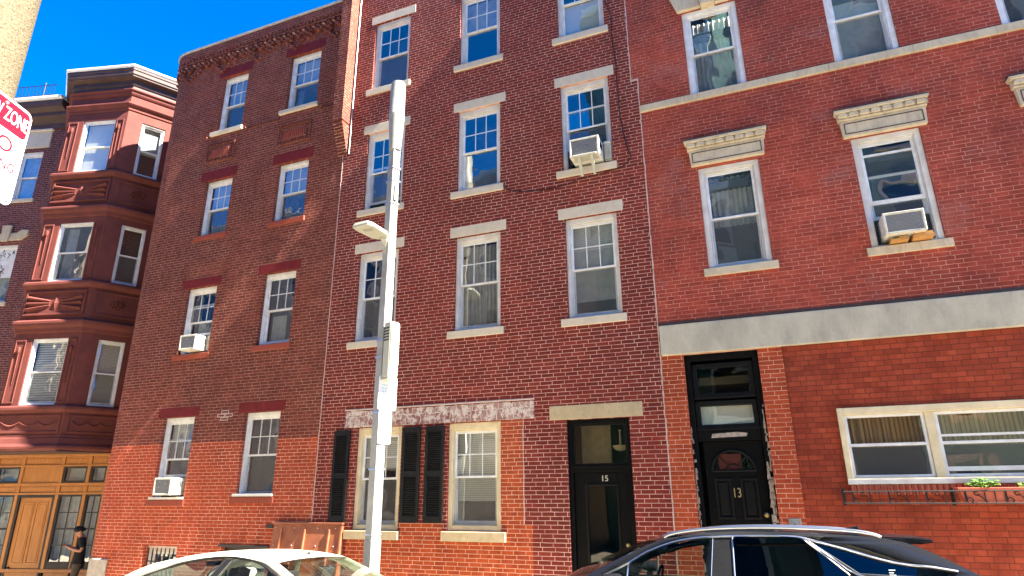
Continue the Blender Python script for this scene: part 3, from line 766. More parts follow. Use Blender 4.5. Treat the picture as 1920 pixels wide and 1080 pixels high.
def strip(mb, x, z0, z1, y, w0, w1):
    z = z0; 
    while z < z1:
        dz = random.uniform(.03,.11); a = x+random.uniform(-.012,.012); ww = random.uniform(w0,w1)
        if random.random() < .85: mb.prism([(a,z),(a+ww,z+random.uniform(-.02,.02)),(a+ww*random.uniform(.5,1),z+dz),(a+random.uniform(0,.01),z+dz)], y-.004, y)
        z += dz
strip(pl, -1.085, .6, 2.9, 10.05, .015, .045); strip(pl, -.040, 1.0, 3.2, 10.05, .018, .045); strip(pl, -.085, .9, 2.35, 10.049, .03,.06)
strip(pl, -.062, .5, 1.9, 10.05, .02,.045)
pl.prism([(-.80,2.745),(-.30,2.755),(-.28,2.80),(-.42,2.82),(-.78,2.805)], 10.066, 10.07)
obj('peeled_paint', pl, M['peel'], d13f)
obj('doorstep', MB().box(-1.2,.1,9.55,10.19,-.6,.295), M['granite'], rgt, bevel=.012)
pp = MB().box(.115,.275,9.985,10.0,1.50,1.615); ip = obj('intercom_plate', pp, M['steel'], rgt, bevel=.004)
obj('buzzer', MB().lathe([(.012,0),(.010,.01)], 12, Matrix.Translation((.19,9.986,1.54)) @ Matrix.Rotation(rad(90),4,'X')), M['black_paint'], ip)
# wide ground-floor window pair
yI = 10.016
f = MB(); f.ring(.935,3.31,2.055,3.085,.075,yI-.035,yI+.10,.085,.10); f.box(1.985,2.095,yI-.01,yI+.10,2.14,2.985)
big = obj('window', f, M['cream_trim'], rgt, bevel=.008)
obj('sill_board', MB().box(.93,3.32,yI-.05,yI-.035,2.06,2.125), M['white_worn'], big, bevel=.004)
for (a,b) in ((1.012,1.982),(2.098,3.23)):
    obj('sash', MB().ring(a,b,2.142,2.983,.038,yI+.012,yI+.075).box(a+.038,b-.038,yI+.015,yI+.07,2.555,2.595), M['white_trim'], big, bevel=.004)
    obj('pane', MB().box(a+.035,b-.035,yI+.04,yI+.044,2.60,2.947), M['glass'], big); obj('pane', MB().box(a+.035,b-.035,yI+.055,yI+.059,2.18,2.555), M['glass'], big)
    obj('insect_screen', MB().box(a+.035,b-.035,yI+.028,yI+.03,2.18,2.555), M['screen'], big)
    obj('curtain', curtain_sheet(MB(), a+.02, b-.02, 2.55, 2.97, yI+.22, 9, .018), M['bamboo'], big, smooth=True)
    obj('inner_panel', MB().box(a,b,yI+.5,yI+.52,2.14,2.98), M['room_dark'], big)
obj('screen_rail', MB().box(2.136,3.19,yI+.016,yI+.036,2.215,2.27).box(2.136,3.19,yI+.016,yI+.036,2.655,2.685), M['white_trim'], big)
rs = MB(); x = .955
while x < 3.3:
    rs.box(x, x+.062, yI-.05, yI+.05, 1.925, 2.052+random.uniform(-.003,.002)); x += .0715
obj('rowlock_sill', rs, M['brick_sill'], rgt, bevel=.006)
obj('rowlock_bed', MB().box(.95,3.3,yI-.042,yI-.001,1.93,2.04), M['brick_infill'], rgt)

# ------------------------------------------------------------------ bay-fronted brownstone, turned 15 degrees, local frame: x along, y into the wall
bay = thing('bay_house', 'reddish brownstone and brick house with a tall angled bay above a honey wood shopfront', 'house', (-15.99,10.37,0), rad(15))
D = .965; cs, sn = math.cos(rad(48)), math.sin(rad(48)); LS = D/sn
FW = 1.87
planB = [(-FW-cs*LS, D), (-FW,0), (0,0), (cs*LS, D)]
MS = Matrix.Translation((0,0,0)) @ Matrix.Rotation(rad(48),4,'Z')      # right-hand slanted side, x along it
ML = Matrix.Translation((-FW,0,0)) @ Matrix.Rotation(rad(-48),4,'Z')   # left-hand side, x runs from -LS to 0
floors = [(4.14,5.84),(7.40,9.08),(10.64,12.30)]
w = MB(); w2 = MB()
hf = [(-1.35,-.34,a,b) for a,b in floors]; hs = [(.40,1.0,a,b) for a,b in floors]; hl = [(-1.0,-.40,a,b) for a,b in floors]
w.wall(-FW,0,3.15,13.2,hf,0,.11); w.wall(0,LS,3.15,13.2,hs,0,.11,MS); w.wall(-LS,0,3.15,13.2,hl,0,.11,ML)
obj('bay_wall', w, M['brownstone'], bay)
obj('bay_back', MB().add([(*p,z) for z in (3.2,13.1) for p in [(planB[0][0]+.3,D+.1),(-FW+.1,.75),(-.1,.75),(planB[3][0]-.3,D+.1)]], [(0,1,5,4),(1,2,6,5),(2,3,7,6)]), M['interior'], bay)
for (a,b) in floors:
    for (mx, x0, x1) in ((None,-1.35,-.34),(MS,.40,1.0),(ML,-1.0,-.40)):
        top, low = a > 10, a < 5
        cont = [('shade','shade',(0,1,.0,1))] if (top and mx is None) else ([('shade','curtain_grey',(0,1,.45,1))] if top else ([('blind','blind_wide' if mx is None else 'blind',(0,1,0,1))] if low else ([('curtain','curtain_grey',(0,.35,0,1))] if mx is None else [('panel','room_dark')])))
        window(bay, x0, x1, a, b, y=0.0, casing='white_trim', cw=.04, ct=.045, cb=.035, muntin=None, rec=.03, content=cont, Mx=mx, screen=not top, sw=.03)
# horizontal mouldings, bottom to top
def mould(name, prof, mat='brownstone', bev=.006): return obj(name, MB().sweep(planB, prof), M[mat], bay, bevel=bev, seg=1)
mould('bay_base', [(0,3.02),(.10,3.02),(.16,3.07),(.16,3.13),(.09,3.20),(.06,3.32),(.03,3.36),(.03,3.40),(-.02,3.40),(-.02,3.02)])
mould('sill_band', [(0,3.94),(.05,3.96),(.10,4.02),(.10,4.08),(.06,4.125),(0,4.135)])
mould('head_band', [(0,5.98),(.03,6.0),(.05,6.10),(.11,6.16),(.13,6.22),(.13,6.28),(.05,6.33),(0,6.35)])
mould('sill_band', [(0,7.18),(.05,7.2),(.11,7.28),(.11,7.34),(.06,7.385),(0,7.395)])
mould('head_band', [(0,9.24),(.03,9.26),(.05,9.36),(.11,9.42),(.13,9.48),(.13,9.53),(.05,9.58),(0,9.6)])
mould('sill_band', [(0,10.42),(.05,10.44),(.11,10.52),(.11,10.58),(.06,10.625),(0,10.635)])
mould('frieze_band', [(0,12.56),(.03,12.58),(.03,12.64),(.09,12.70),(.12,12.74),(.12,12.78),(.04,12.82),(0,12.84)])
mould('frieze_band', [(0,13.05),(.03,13.07),(.06,13.12),(.06,13.17),(.11,13.20),(.11,13.24),(0,13.26)])
mould('roof_cornice', [(0,13.22),(.03,13.24),(.03,13.36),(.07,13.39),(.07,13.54),(.22,13.57),(.22,13.60),(.25,13.64),(.25,13.74),(.27,13.76),(.27,13.83),(-.2,13.83),(-.2,13.22)], 'brownstone_dark')
mould('roof_gutter', [(.10,13.832),(.28,13.832),(.31,13.87),(.31,13.91),(.2,13.955),(-.2,13.955),(-.2,13.832)], 'cornice_white')
# pilaster panels with their drops, spandrel panels
def ppanel(mx, a, b, z0, z1, name='pilaster_panel'):
    q = MB().ring(a, b, z0, z1, .028, -.022, 0, .04, .05, mx)
    p = obj(name, q, M['brownstone'], bay, bevel=.006, seg=1); return p
def drop(p, mx, xc, zt):
    d = MB(); d.tube([(xc,-.012,zt-.95),(xc,-.018,zt-.16)], [.007,.014], 8, mx)
    d.tube([(xc,-.02,zt-.16),(xc,-.03,zt-.12),(xc,-.03,zt-.02),(xc,-.015,zt+.01)], [.016,.034,.036,.012], 10, mx)
    obj('carved_drop', d, M['brownstone'], p, smooth=True)
for (a,b) in floors:
    for (mx,xa,xb) in ((None,-1.80,-1.50),(None,-.30,-.07),(MS,.07,.31)):
        if mx is not None: continue
        p = ppanel(mx, xa, xb, a+.05, b-.02); drop(p, mx, (xa+xb)/2, b-.22)
for z0,z1 in ((6.45,7.12),(9.70,10.36)):
    q = MB().ring(-1.80,-.07,z0,z1,.06,-.05,0); p = obj('spandrel_panel', q, M['brownstone'], bay, bevel=.008, seg=1)
    xm = -.935; zc = (z0+z1)/2; c = MB(); hw = .78; hh = (z1-z0)/2-.09
    def wedge(x0_, z0a, z0b, x1_, z1a, z1b):
        za, zb = (z0a+z0b)/2, (z1a+z1b)/2
        v = [(x0_,-.004,z0a),(x0_,-.004,z0b),(x0_,-.10,za),(x1_,-.004,z1a),(x1_,-.004,z1b),(x1_,-.03,zb)]
        c.add(v, [(0,2,5,3),(2,1,4,5),(1,0,3,4),(0,1,2),(3,5,4)])
    for sx in (-1,1):
        for k in range(3):
            a0 = zc-hh+2*hh*k/3+.012; a1 = zc-hh+2*hh*(k+1)/3-.012
            wedge(xm+sx*hw, a0, a1, xm+sx*.16, zc-.09+.06*k, zc-.03+.06*k)
    c.add([(xm-.10,-.004,zc),(xm,-.004,zc-.20),(xm+.10,-.004,zc),(xm,-.004,zc+.20),(xm,-.05,zc)], [(0,1,4),(1,2,4),(2,3,4),(3,0,4)])
    obj('carved_rays', c, M['brownstone'], p)
    q = MB().ring(.10,1.18,z0,z1,.06,-.03,0,None,None,MS); p = obj('spandrel_panel', q, M['brownstone'], bay, bevel=.008, seg=1)
    c = MB(); rng = random.Random(3)
    for k in range(26):
        an = k*2.4; rr = .025*math.sqrt(k); xx = .64+rr*1.5*math.cos(an); zz = zc+rr*math.sin(an)
        c.lathe([(.002,.045),(.02,.03),(.03,0)], 7, MS @ Matrix.Translation((xx,0,zz)) @ Matrix.Rotation(rad(90),4,'X'))
    obj('carved_rosette', c, M['brownstone'], p, smooth=True)
for mx,a,b in ((None,-1.80,-.07),(MS,.07,1.2)):
    q = MB().ring(a,b,3.45,3.90,.05,-.025,0,None,None,mx); p = obj('spandrel_panel', q, M['brownstone'], bay, bevel=.008, seg=1)
    c = MB(); n = 40
    for k in range(n):
        u_ = k/(n-1); xx = a+.12+(b-a-.24)*u_; zz = 3.72-.09*abs(math.sin(u_*PI*3))
        c.lathe([(.002,.03),(.018,.02),(.024,0)], 6, (mx or Matrix.Identity(4)) @ Matrix.Translation((xx,0,zz)) @ Matrix.Rotation(rad(90),4,'X'))
    obj('carved_garland', c, M['brownstone'], p, smooth=True)
obj('bay_soffit', MB().add([(*p,z) for z in (3.0,3.02) for p in [(planB[0][0]-.1,D),(-FW-.1,-.1),(.1,-.1),(planB[3][0]+.1,D)]], [(0,3,2,1),(4,5,6,7),(0,1,5,4),(1,2,6,5),(2,3,7,6),(3,0,4,7)]), M['brownstone_dark'], bay)
# brick wall beside and behind the bay
wl, wr = -7.2, 1.55
fh = [(-4.22,-3.45,10.45,12.06),(-4.22,-3.50,7.22,8.98),(-4.22,-3.5,4.0,5.7)]
w = MB(); w.wall(wl, planB[0][0]+.02, 3.10, 13.0, fh, D, .12); w.wall(planB[3][0]-.02, wr, 3.10, 13.0, [], D, .12)
obj('wall', w, M['brick_bay'], bay)
obj('rear_wall', MB().box(wl,wl+.2,D+.14,9,-1,13).box(wr-.2,wr,D+.14,9,-1,13).box(wl+.2,wr-.2,8.8,9,-1,13), M['roof'], bay)
obj('roof', MB().box(wl,wr,D+.2,9,13.05,13.2).box(-FW,0,.15,D+.2,13.02,13.2), M['roof'], bay)
obj('inner_room', MB().box(wl+.25,wr-.25,D+1.6,D+1.7,-.8,12.9), M['interior'], bay)
for i,(a,b,c,d) in enumerate(fh):
    window(bay, a, b, c, d, y=D, casing='white_trim', muntin=None, content=[('shade','curtain_grey',(0,1,0,1))], screen=False)
    sill(bay, a-.08, b+.08, c-.12, c+.002, y=D, mat='limestone')
q = MB().box(-4.36,-3.28,D-.04,D+.05,12.17,12.72).box(-4.40,-3.24,D-.09,D+.05,12.725,12.79); obj('lintel', q, M['limestone'], bay, bevel=.01)
q = MB().prism([(-4.30,9.10),(-3.44,9.10),(-3.24,9.24),(-3.24,9.40),(-3.46,9.42),(-3.60,9.32),(-4.30,9.32)], D-.06, D+.05).prism([(-4.02,9.05),(-3.80,9.05),(-3.76,9.55),(-4.06,9.55)], D-.12, D-.061)
obj('splayed_lintel', q, M['hoodstone'], bay, bevel=.012)
pst = MB(); rng = random.Random(5)
for k in range(16):
    xx = -4.15+rng.random()*.5; zz = 8.0+rng.random()*.8
    pst.tube([(xx,D+.085,zz),(xx+rng.uniform(-.1,.1),D+.085,zz+rng.uniform(-.12,.12)),(xx+rng.uniform(-.14,.14),D+.085,zz+rng.uniform(-.14,.14))], .008, 5)
obj('window_drawing', pst, M['black_paint'], bay)
obj('drawing_sheet', MB().box(-4.16,-3.55,D+.09,D+.094,7.98,8.86), M['white_trim'], bay)
cp = [(wl,D),(planB[0][0]+.02,D)]
obj('roof_cornice', MB().sweep(cp, [(0,12.80),(.06,12.80),(.08,12.95),(.16,13.05),(.30,13.10),(.30,13.22),(.46,13.30),(.5,13.40),(.5,13.52),(0,13.52)]), M['brownstone_dark'], bay, bevel=.006)
obj('roof_gutter', MB().sweep(cp, [(.1,13.523),(.54,13.523),(.58,13.56),(.58,13.62),(.1,13.66)]), M['cornice_white'], bay)
# wooden shopfront below
sf = MB(); yS = D-.02
def rail_(x0,x1,z0,z1,d=.06): sf.box(x0,x1,yS-d,yS,z0,z1)
rail_(wl,wr,2.94,3.10,.09); rail_(wl,wr,2.70,2.745,.05); rail_(wl,wr,2.235,2.30,.05); rail_(wl,wr,2.02,2.07,.05); rail_(wl,wr,-.9,.02,.05); rail_(wl,wr,.22,.30,.05)
posts = [-2.42,-1.68,-.56,.19,.72]
for p in posts:
    for za,zb in ((.302,2.018),(2.072,2.233),(2.302,2.698),(2.747,2.938)): rail_(p-.045,p+.045,za,zb,.05)
rail_(-3.4,-3.3,-.5,2.018,.05)
shop = obj('shopfront', sf, M['wood'], bay, bevel=.006, seg=1)
pb = MB()
segs = [(-3.3,-2.465),(-2.375,-1.725),(-1.635,-.605),(-.515,.145),(.235,.675),(.765,wr)]
for (a,b) in segs:
    pb.box(a,b,yS-.02,yS+.02,2.747,2.938); pb.box(a+.05,b-.05,yS-.032,yS-.02,2.79,2.895)
    pb.box(a,b,yS-.02,yS+.02,2.072,2.233); pb.box(a+.05,b-.05,yS-.032,yS-.02,2.105,2.205)
    pb.box(a,b,yS-.02,yS+.02,.022,.218)
pb.box(-1.635,-.605,yS-.02,yS+.02,2.302,2.698); pb.box(wl,-3.4,yS-.02,yS,.1,2.94)
obj('wood_panels', pb, M['wood'], shop, bevel=.008, seg=1)
for (a,b) in ((-3.3,-2.465),(-2.375,-1.725),(-.515,.145),(.235,.675)):
    for z0,z1 in ((2.302,2.698),(.302,2.018)):
        big_ = z1 < 2.1
        fr = MB().ring(a,b,z0,z1,.055 if not big_ else .05,yS-.03,yS+.03,.05 if not big_ else .16,.05)
        wn = obj('shop_window', fr, M['dark_wood'], bay, bevel=.006, seg=1)
        obj('pane', MB().box(a+.045,b-.045,yS,yS+.005,z0+.045,z1-.045), M['glass'], wn)
        if big_:
            mm = MB(); xm = (a+b)/2
            mm.box(xm-.012,xm+.012,yS-.012,yS-.001,z0+.16,z1-.05)
            for k in (1,2,3):
                zz = z0+.16+(z1-z0-.21)*k/4; hh = .022 if k == 2 else .011
                mm.box(a+.05,xm-.0125,yS-.012,yS-.001,zz-hh,zz+hh); mm.box(xm+.0125,b-.05,yS-.012,yS-.001,zz-hh,zz+hh)
            obj('muntin', mm, M['dark_wood'], wn)
            obj('curtain', curtain_sheet(MB(), a-.1, b+.1, z0-.2, z1+.05, yS+.20, 6, .015), M['curtain_grey'], wn, smooth=True)
        else: obj('inner_panel', MB().box(a,b,yS+.2,yS+.22,z0,z1), M['curtain_grey'], wn)
dfm = MB(); dfm.box(-1.635,-1.57,yS-.04,yS+.06,-.5,2.018); dfm.box(-.67,-.605,yS-.04,yS+.06,-.5,2.018); dfm.box(-1.57,-.67,yS-.04,yS+.06,1.95,2.018)
obj('door_frame', dfm, M['dark_wood'], bay, bevel=.006)
dd = MB().box(-1.565,-.675,yS+.0,yS+.05,-.48,1.948); wd = obj('door', dd, M['wood'], bay, bevel=.004)
for a,b in ((-1.47,-1.15),(-1.09,-.77)):
    for z0,z1 in ((.42,1.84),(-.38,.26)):
        q = MB().ring(a,b,z0,z1,.025,yS-.014,yS-.001); q.box(a+.045,b-.045,yS-.010,yS-.001,z0+.045,z1-.045); obj('door_panel', q, M['wood'], wd, bevel=.008)
obj('door_knob', MB().lathe([(.004,0),(.03,.004),(.03,.03),(.002,.05)], 14, Matrix.Translation((-1.50,yS,.32)) @ Matrix.Rotation(rad(90),4,'X')), M['dark_wood'], wd, smooth=True)
obj('door_sill', MB().box(wl,wr,D-.02,D+.3,-1,-.5), M['granite'], bay)
# roof railing
rr = thing('roof_railing', 'thin black iron railing along the roof edge of the bay-fronted house', 'railing', (-19.0,10.09,13.67), rad(15))
q = MB(); 
for z in (.06,.42): q.tube([(-3.4,0,z),(-.1,0,z)], .012, 6)
for k in range(28): q.tube([(-3.4+k*.12,0,.0),(-3.4+k*.12,0,.42)], .008, 5)
for k in range(3): q.tube([(-3.3+k*1.4,0,-.05),(-3.3+k*1.4,0,.52)], .018, 6)
obj('rail_bars', q, M['iron'], rr)
# ------------------------------------------------------------------ ground
SL = .028
def gz(x): return SL*x
def gsheet(name, x0, x1, y0, y1, dz, mat, thick=0):
    mb = MB(); xs = [x0, max(x0,-40), min(x1,40), x1]
    def zz(x): return SL*max(-40, min(40, x)) + dz
    xs = sorted(set(xs))
    for a,b in zip(xs[:-1], xs[1:]):
        mb.quad((a,y0,zz(a)),(b,y0,zz(b)),(b,y1,zz(b)),(a,y1,zz(a)))
        if thick:
            mb.quad((a,y0,zz(a)-thick),(b,y0,zz(b)-thick),(b,y0,zz(b)),(a,y0,zz(a))); mb.quad((b,y1,zz(b)-thick),(a,y1,zz(a)-thick),(a,y1,zz(a)),(b,y1,zz(b)))
    o = obj(name, mb, M[mat]); o['kind'] = 'structure'; return o
gsheet('ground', -900, 900, -900, 900, -.16, 'ground')
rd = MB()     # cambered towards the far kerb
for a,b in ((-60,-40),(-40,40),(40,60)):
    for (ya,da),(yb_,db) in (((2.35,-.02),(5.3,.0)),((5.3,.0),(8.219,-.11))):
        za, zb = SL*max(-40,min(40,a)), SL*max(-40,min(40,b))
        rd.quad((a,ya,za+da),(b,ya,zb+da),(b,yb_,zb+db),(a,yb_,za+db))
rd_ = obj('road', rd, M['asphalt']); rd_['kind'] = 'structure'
gsheet('pavement', -60, 60, 8.36, 10.35, .13, 'sidewalk', .2)
gsheet('kerb', -60, 60, 8.22, 8.357, .134, 'kerb', .32)
gsheet('pavement', -60, 60, -3.3, 2.21, .13, 'sidewalk', .2)
gsheet('kerb', -60, 60, 2.213, 2.35, .134, 'kerb', .2)

# ------------------------------------------------------------------ cellar bulkhead on the middle house
bk = thing('cellar_bulkhead', 'rust red steel cellar bulkhead with raised seams against the brick wall behind the white sedan', 'bulkhead', (-8.05,9.9,gz(-8)+.13), local=False)
b0 = gz(-8)+.12
q = MB(); yt, yb = 9.955, 9.78
q.add([(-8.83,yb,b0),(-7.25,yb,b0),(-7.25,9.998,b0),(-8.83,9.998,b0),(-8.80,yt,1.46),(-7.27,yt,1.46),(-7.27,9.998,1.46),(-8.80,9.998,1.46)],
      [(0,3,2,1),(4,5,6,7),(0,1,5,4),(1,2,6,5),(2,3,7,6),(3,0,4,7)])
obj('hatch_frame', q, M['rust'], bk, bevel=.008)
q = MB().box(-8.84,-7.25,9.93,9.998,1.462,1.495); obj('top_flange', q, M['rust'], bk, bevel=.006)
def yz(z): return yb+(yt-yb)*(z-b0)/(1.46-b0)
rb = MB()
for x in (-8.60,-8.06,-7.52):
    for s in (0,):
        z0_, z1_ = b0+.1, 1.37
        rb.add([(x-.016,yz(z0_)-.05,z0_),(x+.016,yz(z0_)-.05,z0_),(x+.016,yz(z0_)+.01,z0_),(x-.016,yz(z0_)+.01,z0_),
                (x-.016,yz(z1_)-.03,z1_),(x+.016,yz(z1_)-.03,z1_),(x+.016,yz(z1_)+.01,z1_+.03),(x-.016,yz(z1_)+.01,z1_+.03)],
               [(0,3,2,1),(4,5,6,7),(0,1,5,4),(1,2,6,5),(2,3,7,6),(3,0,4,7)])
rb.add([(-7.29,yz(b0)-.02,b0),(-7.25,yz(b0)-.02,b0),(-7.25,9.99,b0),(-7.29,9.99,b0),(-7.29,yz(1.44)-.02,1.44),(-7.25,yz(1.44)-.02,1.44),(-7.25,9.99,1.44),(-7.29,9.99,1.44)],[(0,3,2,1),(4,5,6,7),(0,1,5,4),(1,2,6,5),(2,3,7,6),(3,0,4,7)])
obj('raised_seam', rb, M['rust'], bk, bevel=.004)
rv = MB()
for x in (-8.74,-8.32,-7.79,-7.40):
    for z in (1.40,1.1,.8): rv.lathe([(.012,0),(.009,.006),(.002,.008)], 8, Matrix.Translation((x,yz(z)-.001,z)) @ Matrix.Rotation(rad(90),4,'X'))
obj('rivet', rv, M['mortar'], bk)

# ------------------------------------------------------------------ black cable on the facade
cpts = [(-1.97,11.3),(-1.86,10.81),(-1.863,10.246),(-1.826,9.775),(-1.827,9.328),(-1.816,8.888),(-1.797,8.40),(-1.74,7.943),(-1.685,7.686),(-1.727,7.588),(-1.828,7.516),(-1.938,7.486),(-2.27,7.449),(-2.646,7.418),(-2.902,7.353),(-3.291,7.334),(-3.688,7.379),(-3.958,7.445),(-4.067,7.501),(-4.136,7.594),(-4.178,7.688)]
def smooth_pts(p, n=4):
    out = []
    for i in range(len(p)-1):
        a, b = Vector(p[max(i-1,0)]), Vector(p[i]); c, d = Vector(p[i+1]), Vector(p[min(i+2,len(p)-1)])
        for k in range(n):
            t = k/n; out.append(.5*((2*b)+(c-a)*t+(2*a-5*b+4*c-d)*t*t+(3*b-a-3*c+d)*t**3))
    out.append(Vector(p[-1])); return out
yc = lambda x,z: 9.935 if any(abs(z-s) < .16 for s in (10.56,)) and x > -1.95 and x < -1.87 else 9.982
cab = obj('facade_cable', MB().tube(smooth_pts([(x,yc(x,z),z) for x,z in cpts]), .0085, 6), M['cable'], smooth=60)
tag(cab, 'thin black cable drooping down the brick between the upper windows of the dark red house', 'cable')

# ------------------------------------------------------------------ air conditioners
def ac(loc, w, d, h, label, tilt=0, side_panel=None, face='ac_grille', flat=False):
    t = thing('air_conditioner', label, 'air conditioner', loc, group='window air conditioners')
    R = Matrix.Rotation(rad(tilt),4,'X')
    obj('casing', MB().box(-w/2,w/2,.012,d,0,h,R), M['ac_white'], t, bevel=.018, seg=3)
    obj('front_rim', MB().ring(-w/2,w/2,0,h,.035,-.006,.03,None,None,R), M['ac_white'], t, bevel=.008)
    obj('grille', MB().box(-w/2+.036,w/2-.036,.004,.02,.036,h-.036,R), M[face], t)
    v = MB()
    for k in range(6): v.box(w/2+.0005,w/2+.004,.08+k*.035,.098+k*.035,h*.45,h*.8,R)
    obj('side_vent', v, M['black_panel'], t)
    if side_panel:
        a,b = side_panel; p = MB(); n = 7
        for k in range(n): x = a+(b-a)*k/n; p.box(x,x+(b-a)/n*.6,d-.14,d-.10,.02,h-.02); 
        p.box(a,b,d-.10,d-.09,.0,h); p.box(a,b,d-.15,d-.09,h-.02,h+.02)
        obj('accordion_panel', p, M['ac_white'], t)
    dn = MB()
    rng = random.Random(int(w*1000))
    for k in range(4): x,z = rng.uniform(-w*.3,w*.3), rng.uniform(h*.2,h*.8); dn.prism([(x,z),(x+.05,z+.012),(x+.03,z+.03)], -.001, .005, R)
    obj('dented_fins', dn, M['steel'], t)
    return t
a1 = ac((-2.44,9.66,7.70), .54, .46, .36, 'white air conditioner on two bracket legs in the third-row window of the dark red house', 0, (.30,.42))
q = MB()
for x in (-.10,.13): q.add([(x-.03,-.02,.01),(x+.03,-.02,.01),(x+.025,.18,-.30),(x-.025,.18,-.30),(x-.03,.02,.01),(x+.03,.02,.01),(x+.025,.22,-.30),(x-.025,.22,-.30)],[(0,1,2,3),(7,6,5,4),(0,4,5,1),(1,5,6,2),(2,6,7,3),(3,7,4,0)])
q.box(-.20,.22,-.03,.20,-.012,.012)
obj('bracket_leg', q, M['equip'], a1, bevel=.006)
ac((2.185,9.74,5.475), .52, .44, .33, 'white air conditioner propped on orange wood blocks in the right house window', 2)
q = obj('wood_block', MB().box(-.13,.10,-.12,.10,0,.035).box(-.02,.10,-.11,.06,.036,.065), M['woodblock'], bevel=.004); q.location = (2.12,9.95,5.402)
tag(q, 'lower stepped orange wood block on the stone sill under the air conditioner', 'wood block', 'wood blocks under the air conditioner')
q = obj('wood_block', MB().box(-.12,.14,-.12,.10,0,.05).box(-.10,.13,-.115,.09,.051,.085), M['woodblock'], bevel=.004); q.location = (2.39,9.94,5.402)
tag(q, 'thicker orange wood block at the right end of the stone sill under the air conditioner', 'wood block', 'wood blocks under the air conditioner')
ac((-11.53,9.76,4.995), .46, .44, .33, 'white air conditioner in the second-row window of the rounded brick house', 0, (.25,.58), 'ac_grille')
ac((-11.58,9.74,1.985), .47, .46, .34, 'white air conditioner above the barred basement window of the rounded brick house', 0, (.26,.52), 'ac_grille')

# ------------------------------------------------------------------ iron window-box holder, planter, plants
hr = thing('window_box_holder', 'black wrought iron flower-box holder with scrolls under the wide window', 'iron railing', (2.2,9.9,1.8), local=False)
q = MB(); yf = 9.765
q.tube([(.83,yf,1.968),(3.4,yf,1.968)], .009, 6); q.tube([(.83,yf,1.822),(3.4,yf,1.822)], .009, 6)
q.tube([(.83,yf,1.968),(.83,9.97,1.968)], .009, 6); q.tube([(.83,yf,1.822),(.83,9.97,1.822)], .009, 6)
x = .83; k = 0
while x < 3.4:
    if k % 4 in (0,1,3): q.tube([(x,yf,1.822),(x,yf,1.968)], .006, 5)
    if k % 4 == 1:
        q.tube([(x+.01,yf,1.965),(x+.012,yf,1.86)]+[(x+.045-.033*math.cos(t*.5),yf,1.855-.030*math.sin(t*.5)) for t in range(13)], .006, 5)
    if k % 4 == 2:
        q.tube([(x+.02+.025*math.cos(t*.55+1),yf,1.935+.025*math.sin(t*.55+1)) for t in range(10)]+[(x+.045,yf,1.915),(x+.12,yf,1.835)], .006, 5)
    x += .105; k += 1
obj('scroll_bars', q, M['iron'], hr)
q = MB()
for x in (.85,2.1,3.35): q.box(x-.02,x+.02,9.962,9.9655,1.79,2.0)
for k in range(4): q.tube([(.83,9.80+k*.045,1.822),(3.4,9.80+k*.045,1.822)], .006, 5)
obj('wall_bracket', q, M['iron'], hr)
pt = thing('planter_box', 'long terracotta planter sitting in the iron holder under the wide window', 'planter', (2.75,9.86,1.832))
q = MB(); q.add([(-.57,-.075,0),(.57,-.075,0),(.57,.075,0),(-.57,.075,0),(-.60,-.088,.145),(.60,-.088,.145),(.60,.088,.145),(-.60,.088,.145)],[(0,3,2,1),(0,1,5,4),(1,2,6,5),(2,3,7,6),(3,0,4,7)])
obj('box', q, M['terracotta'], pt, bevel=.006)
obj('rim', MB().ring(-.62,.62,-.10,.10,.016,.0,.035,None,None,Matrix.Translation((0,0,.14)) @ Matrix.Rotation(rad(90),4,'X') @ Matrix.Translation((0,0,0))), M['terracotta'], pt, bevel=.006)
obj('soil', MB().box(-.585,.585,-.075,.075,.10,.14), M['soil'], pt)
def plant(loc, n, spread, h, label, seed):
    rng = random.Random(seed); q = MB(); st = MB()
    for k in range(n):
        a = rng.uniform(0,2*PI); r = spread*math.sqrt(rng.random()); bx, by = r*math.cos(a), r*.45*math.sin(a); z = h*rng.uniform(.45,1)*(1-.45*(r/spread)**2)
        st.tube([(bx*.3,by*.3,-.03),(bx*.7,by*.7,z*.6),(bx,by,z)], .0025, 4)
        for j in range(3):   # lobed leaflets
            an = a+rng.uniform(-.5,.5)+j*2.1; L = rng.uniform(.022,.036); tl = rng.uniform(-.3,.5)
            Mx = Matrix.Translation((bx,by,z)) @ Matrix.Rotation(an,4,'Z') @ Matrix.Rotation(tl,4,'Y')
            q.add([(0,0,0),(L*.45,-L*.42,.004),(L*.8,-L*.3,.002),(L*1.05,0,-.004),(L*.8,L*.3,.002),(L*.45,L*.42,.004),(L*.5,0,.007)],[(0,1,6),(1,2,6),(2,3,6),(3,4,6),(4,5,6),(5,0,6)],Mx)
    t = thing('potted_plant', label, 'plant', loc, group='plants in the planter')
    obj('leaves', q, M['leaf'], t, smooth=60); obj('stems', st, M['leaf'], t)
plant((2.44,9.86,1.99), 60, .20, .14, 'bushy bright green leafy plant at the left end of the planter', 3)
plant((2.84,9.86,1.985), 12, .06, .10, 'small sprout of bright green leaves right of the bushy plant', 5)

